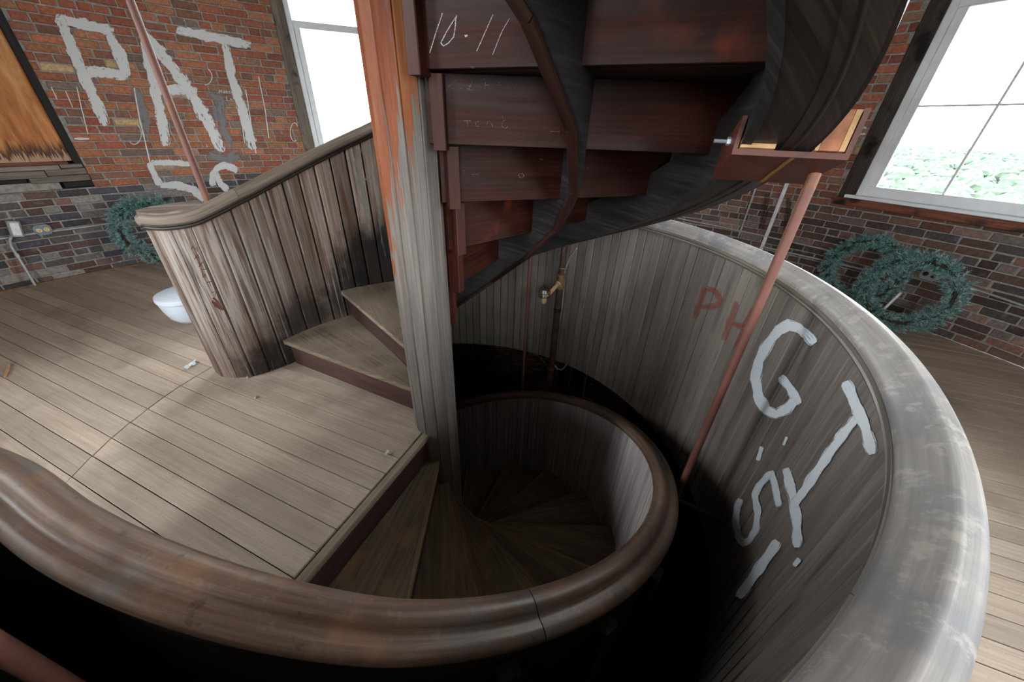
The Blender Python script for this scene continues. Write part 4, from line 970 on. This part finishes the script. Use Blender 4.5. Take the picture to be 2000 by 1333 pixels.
# ------------------------------------------------------------------ wreaths
def wreath(label, th, zc, Rm, rm, lean, off, seed, lights, phase=0.0, skew=0):
    r_ = random.Random(seed); o, t, n = local(th, RW - off)
    zz = (Zv * math.cos(R_(lean)) - n * math.sin(R_(lean))).normalized(); nn = t.cross(zz) * -1
    if nn.dot(n) < 0: nn = -nn
    C = o + Zv * zc
    t2 = (t * math.cos(R_(skew)) + nn * math.sin(R_(skew))).normalized(); nn = nn * math.cos(R_(skew)) - t * math.sin(R_(skew)); t = t2
    root = tag(empty('wreath', C - zz * (Rm + rm)), label, 'wreath')
    m = MB(); m.tube([C + (t * math.cos(a) + zz * math.sin(a)) * Rm for a in [2 * math.pi * i / 40 for i in range(41)]], .012, 8, False); m.build('ring', M['twig'], root, smooth_=True)
    f = MB()
    for k in range(620):
        a = r_.uniform(0, 2 * math.pi); b = r_.uniform(0, 2 * math.pi); rad = (t * math.cos(a) + zz * math.sin(a)); tan = (zz * math.cos(a) - t * math.sin(a))
        po = rad * math.cos(b) + nn * math.sin(b)
        s = C + rad * Rm + po * (rm * r_.uniform(.15, .55)); d = (po + tan * r_.uniform(-.1, 1.2) + Vector((r_.gauss(0, .3), r_.gauss(0, .3), r_.gauss(0, .3)))).normalized(); L = rm * r_.uniform(.35, .65)
        sd = r_.random() * 50
        x = d.orthogonal().normalized(); y = d.cross(x)
        for j in range(15):
            q = j / 15; ang = j * 2.4; base = s + d * (L * q); w_ = (x * math.cos(ang) + y * math.sin(ang)); tip = base + (w_ * .75 + d * .75).normalized() * r_.uniform(.022, .036); sidev = d.cross(w_).normalized() * .0034
            f.poly([base - sidev, base + sidev, tip], [(0, 1, 2)], [(0, 0, sd + q * 3)] * 3)
            f.poly([base - d * .002, base + d * .003, tip], [(0, 1, 2)], [(0, 0, sd + q * 3 + .4)] * 3)
    f.build('needle_foliage', M['needle'], root, kind='stuff')
    if lights:
        pts = []
        for i in range(60):
            a = phase + i * .05 * lights; rr = Rm + rm * .5 * math.sin(i * .9); pts.append(C + (t * math.cos(a) + zz * math.sin(a)) * rr + nn * (rm * (.75 + .2 * math.sin(i * 1.7))))
        m = MB(); m.tube(pts, .0028, 5); m.build('light_string', M['cable_green'], root, smooth_=True, label='green light string')
    return C, t, zz, nn
wreath('blue green spruce wreath leaning on the left brick wall behind the stair end', 140.0, .375, .262, .112, 8, .20, 21, .6, .6)
wreath('blue green spruce wreath behind the other one on the right wall', 31.2, .385, .262, .084, 3, .15, 22, 1.0, .8)
WF = wreath('front spruce wreath leaning below the right window with a green light string', 25.9, .365, .266, .090, 6, .36, 23, 1.1, .9)
a, b = on_wall(1722, 608, .30), on_wall(1760, 572, .22)
m = MB(); m.tube([a, b], .011, 10); st = tag(m.build('white_tube', M['white_pvc'], smooth_='auto'), 'short white plastic tube resting inside the front right wreath', 'tube')
m = MB(); dd = (a - b).normalized(); m.tube([a, a + dd * .02], .008, 8); m.build('tip', M['rust'], st, label='rusty tip')

# ------------------------------------------------------------------ things on the floor
def tub():
    c = on_z(386, 622); root = tag(empty('plastic_tub', c), 'rounded white plastic tub on the floor behind the end of the balustrade', 'tub')
    rings = [(0.0, .085), (.012, .12), (.05, .155), (.12, .178), (.19, .19)]
    m = MB(); m.tube([c + Zv * (.002 + z) for z, r in rings], [r for z, r in rings], 32); m.build('body', M['tub'], root, smooth_='auto')
    m = MB(); m.tube([c + Zv * z for z in (.197, .206, .232, .242)], [.196, .197, .192, .170], 32); m.build('lid', M['tub'], root, smooth_='auto')
tub()
def scrap(cx, cy, sc, seed, mat, name, label, cat):
    r_ = random.Random(seed); P = on_z(cx, cy, .003); m = MB(); N = 11; vs = [P + Vector((0, 0, .008))]
    for i in range(N):
        a = 2 * math.pi * i / N; rr = sc * r_.uniform(.5, 1.1); vs.append(P + Vector((math.cos(a) * rr * .6, math.sin(a) * rr, r_.uniform(0, .018))))
    m.poly(vs, [(0, 1 + i, 1 + (i + 1) % N) for i in range(N)]); m.poly([v + Zv * .0012 for v in vs], [(0, 1 + i, 1 + (i + 1) % N) for i in range(N)])
    tag(m.build(name, mat), label, cat)
scrap(374, 714, .05, 4, M['paper'], 'paper_scrap', 'torn pale blue paper scrap on the floor beside the floor seam', 'paper')
scrap(757, 886, .020, 9, M['fluff'], 'lint_tuft', 'white tuft of lint near the landing edge', 'lint')
a, b, c = on_z(18, 711, .006), on_z(15, 722, .007), on_z(9, 737, .006); m = MB(); m.tube([a, b, c], [.005, .007, .005], 7); tag(m.build('wood_splinter', M['blockwood'], smooth_='auto'), 'thin pale wood splinter on the floor at the left edge', 'splinter')
r_ = random.Random(77)
def crumb(P, s, label, group):
    m = MB(); vs = []
    for z, q in ((.0, .8), (.5, 1), (.9, .5)):
        for i in range(5): a = 2 * math.pi * i / 5 + r_.random() * .5; vs.append(P + Vector((math.cos(a) * s * q * r_.uniform(.7, 1.2), math.sin(a) * s * q * r_.uniform(.7, 1.2), z * s)))
    m.poly(vs, [tuple(range(5))[::-1], tuple(range(10, 15))] + [(b_ + i, b_ + (i + 1) % 5, b_ + 5 + (i + 1) % 5, b_ + 5 + i) for b_ in (0, 5) for i in range(5)]); tag(m.build('mortar_crumb', M['pebble']), label, 'crumb', group)
crumb(on_z(500, 777, .002), .012, 'tan mortar crumb lying in front of the panelled stair end', None)
crumb(on_z(484, 738, .002), .009, 'pale mortar crumb against the foot of the panelled stair end', None)
dm = MB(); rs = random.Random(5)
for i in range(420):
    if i % 3 == 0: x, y = rs.uniform(560, 800), rs.uniform(700, 900)
    else: x, y = rs.uniform(0, 820), rs.uniform(540, 1120)
    P = on_z(x, y, .0015); q = pol(1, rs.uniform(0, 360)) * rs.uniform(.001, .005); s_ = Vector((-q.y, q.x, 0)) * rs.uniform(.2, .6)
    if P.dot(U) > -.03 and P.length < 1.6: continue
    dm.poly([P - q, P + s_, P + q, P - s_, P + Zv * .002], [(0, 1, 4), (1, 2, 4), (2, 3, 4), (3, 0, 4)])
dm.build('floor_litter', M['pebble'], floor, kind='stuff')

# ================================================================== lower storey seen down the well
lw = MB(); ZL = -3.72
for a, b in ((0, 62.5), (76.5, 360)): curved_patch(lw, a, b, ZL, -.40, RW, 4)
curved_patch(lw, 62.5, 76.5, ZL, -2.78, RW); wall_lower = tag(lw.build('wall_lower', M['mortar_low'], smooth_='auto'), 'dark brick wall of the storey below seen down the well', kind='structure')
r_ = random.Random(31); lb = MB()
for k in range(0, 50):
    t = 50 + r_.random() * 2.6
    while t < 112:
        a, b = t, t + 2.45; t += 2.6
        z0 = ZL + k * .066
        if (62.5 < a < 76.5 or 62.5 < b < 76.5) and z0 > -2.8: continue
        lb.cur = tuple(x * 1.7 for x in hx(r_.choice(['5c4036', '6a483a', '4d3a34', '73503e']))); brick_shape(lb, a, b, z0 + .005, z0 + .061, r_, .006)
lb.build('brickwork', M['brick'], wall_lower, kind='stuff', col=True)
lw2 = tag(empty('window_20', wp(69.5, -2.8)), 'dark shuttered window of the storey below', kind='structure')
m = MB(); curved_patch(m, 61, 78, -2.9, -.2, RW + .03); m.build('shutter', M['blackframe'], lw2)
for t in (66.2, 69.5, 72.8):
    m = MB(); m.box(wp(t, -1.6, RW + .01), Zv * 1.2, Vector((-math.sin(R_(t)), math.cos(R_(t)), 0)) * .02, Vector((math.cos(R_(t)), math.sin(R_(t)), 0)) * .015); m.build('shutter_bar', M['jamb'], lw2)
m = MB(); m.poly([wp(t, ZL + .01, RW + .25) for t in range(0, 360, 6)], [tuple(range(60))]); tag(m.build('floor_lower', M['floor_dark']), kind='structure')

# ================================================================== outside
g = MB(); K = 64; ri = [30, 200, 500, 1000, 2500, 5200]; vs = []
for r in ri:
    for i in range(K): vs.append((r * math.cos(2 * math.pi * i / K), r * math.sin(2 * math.pi * i / K), -48 + (0 if r < 2000 else 8 + 10 * math.sin(i * .9))))
g.poly(vs, [(a * K + i, a * K + (i + 1) % K, (a + 1) * K + (i + 1) % K, (a + 1) * K + i) for a in range(len(ri) - 1) for i in range(K)]); tag(g.build('ground_outside', M['land']), kind='structure')
tm = MB(); r_ = random.Random(99)
def blob(c, s):
    vs = []; n = 7
    for z, q in ((-.5, .7), (0.05, 1), (.55, .75), (.85, .3)):
        for i in range(n):
            a = 2 * math.pi * (i + r_.random() * .5) / n; k = q * r_.uniform(.8, 1.2); vs.append((c[0] + s * k * math.cos(a), c[1] + s * k * math.sin(a), c[2] + s * z * r_.uniform(.85, 1.15)))
    tm.poly(vs, [(b_ * n + i, b_ * n + (i + 1) % n, (b_ + 1) * n + (i + 1) % n, (b_ + 1) * n + i) for b_ in range(3) for i in range(n)] + [tuple(range(3 * n, 4 * n))])
for i in range(2600):
    t = r_.uniform(8, 52); d = 260 * (14 ** (r_.random() ** .8)); s = r_.uniform(5, 10) * (1 + d / 2500)
    if r_.random() < .45 and d < 900: continue
    blob((d * math.cos(R_(t)), d * math.sin(R_(t)), -46 + s * .4), s)
tag(tm.build('distant_treetops', M['trees'], kind='stuff'), 'hazy pale green treetops far below the right window', 'trees')
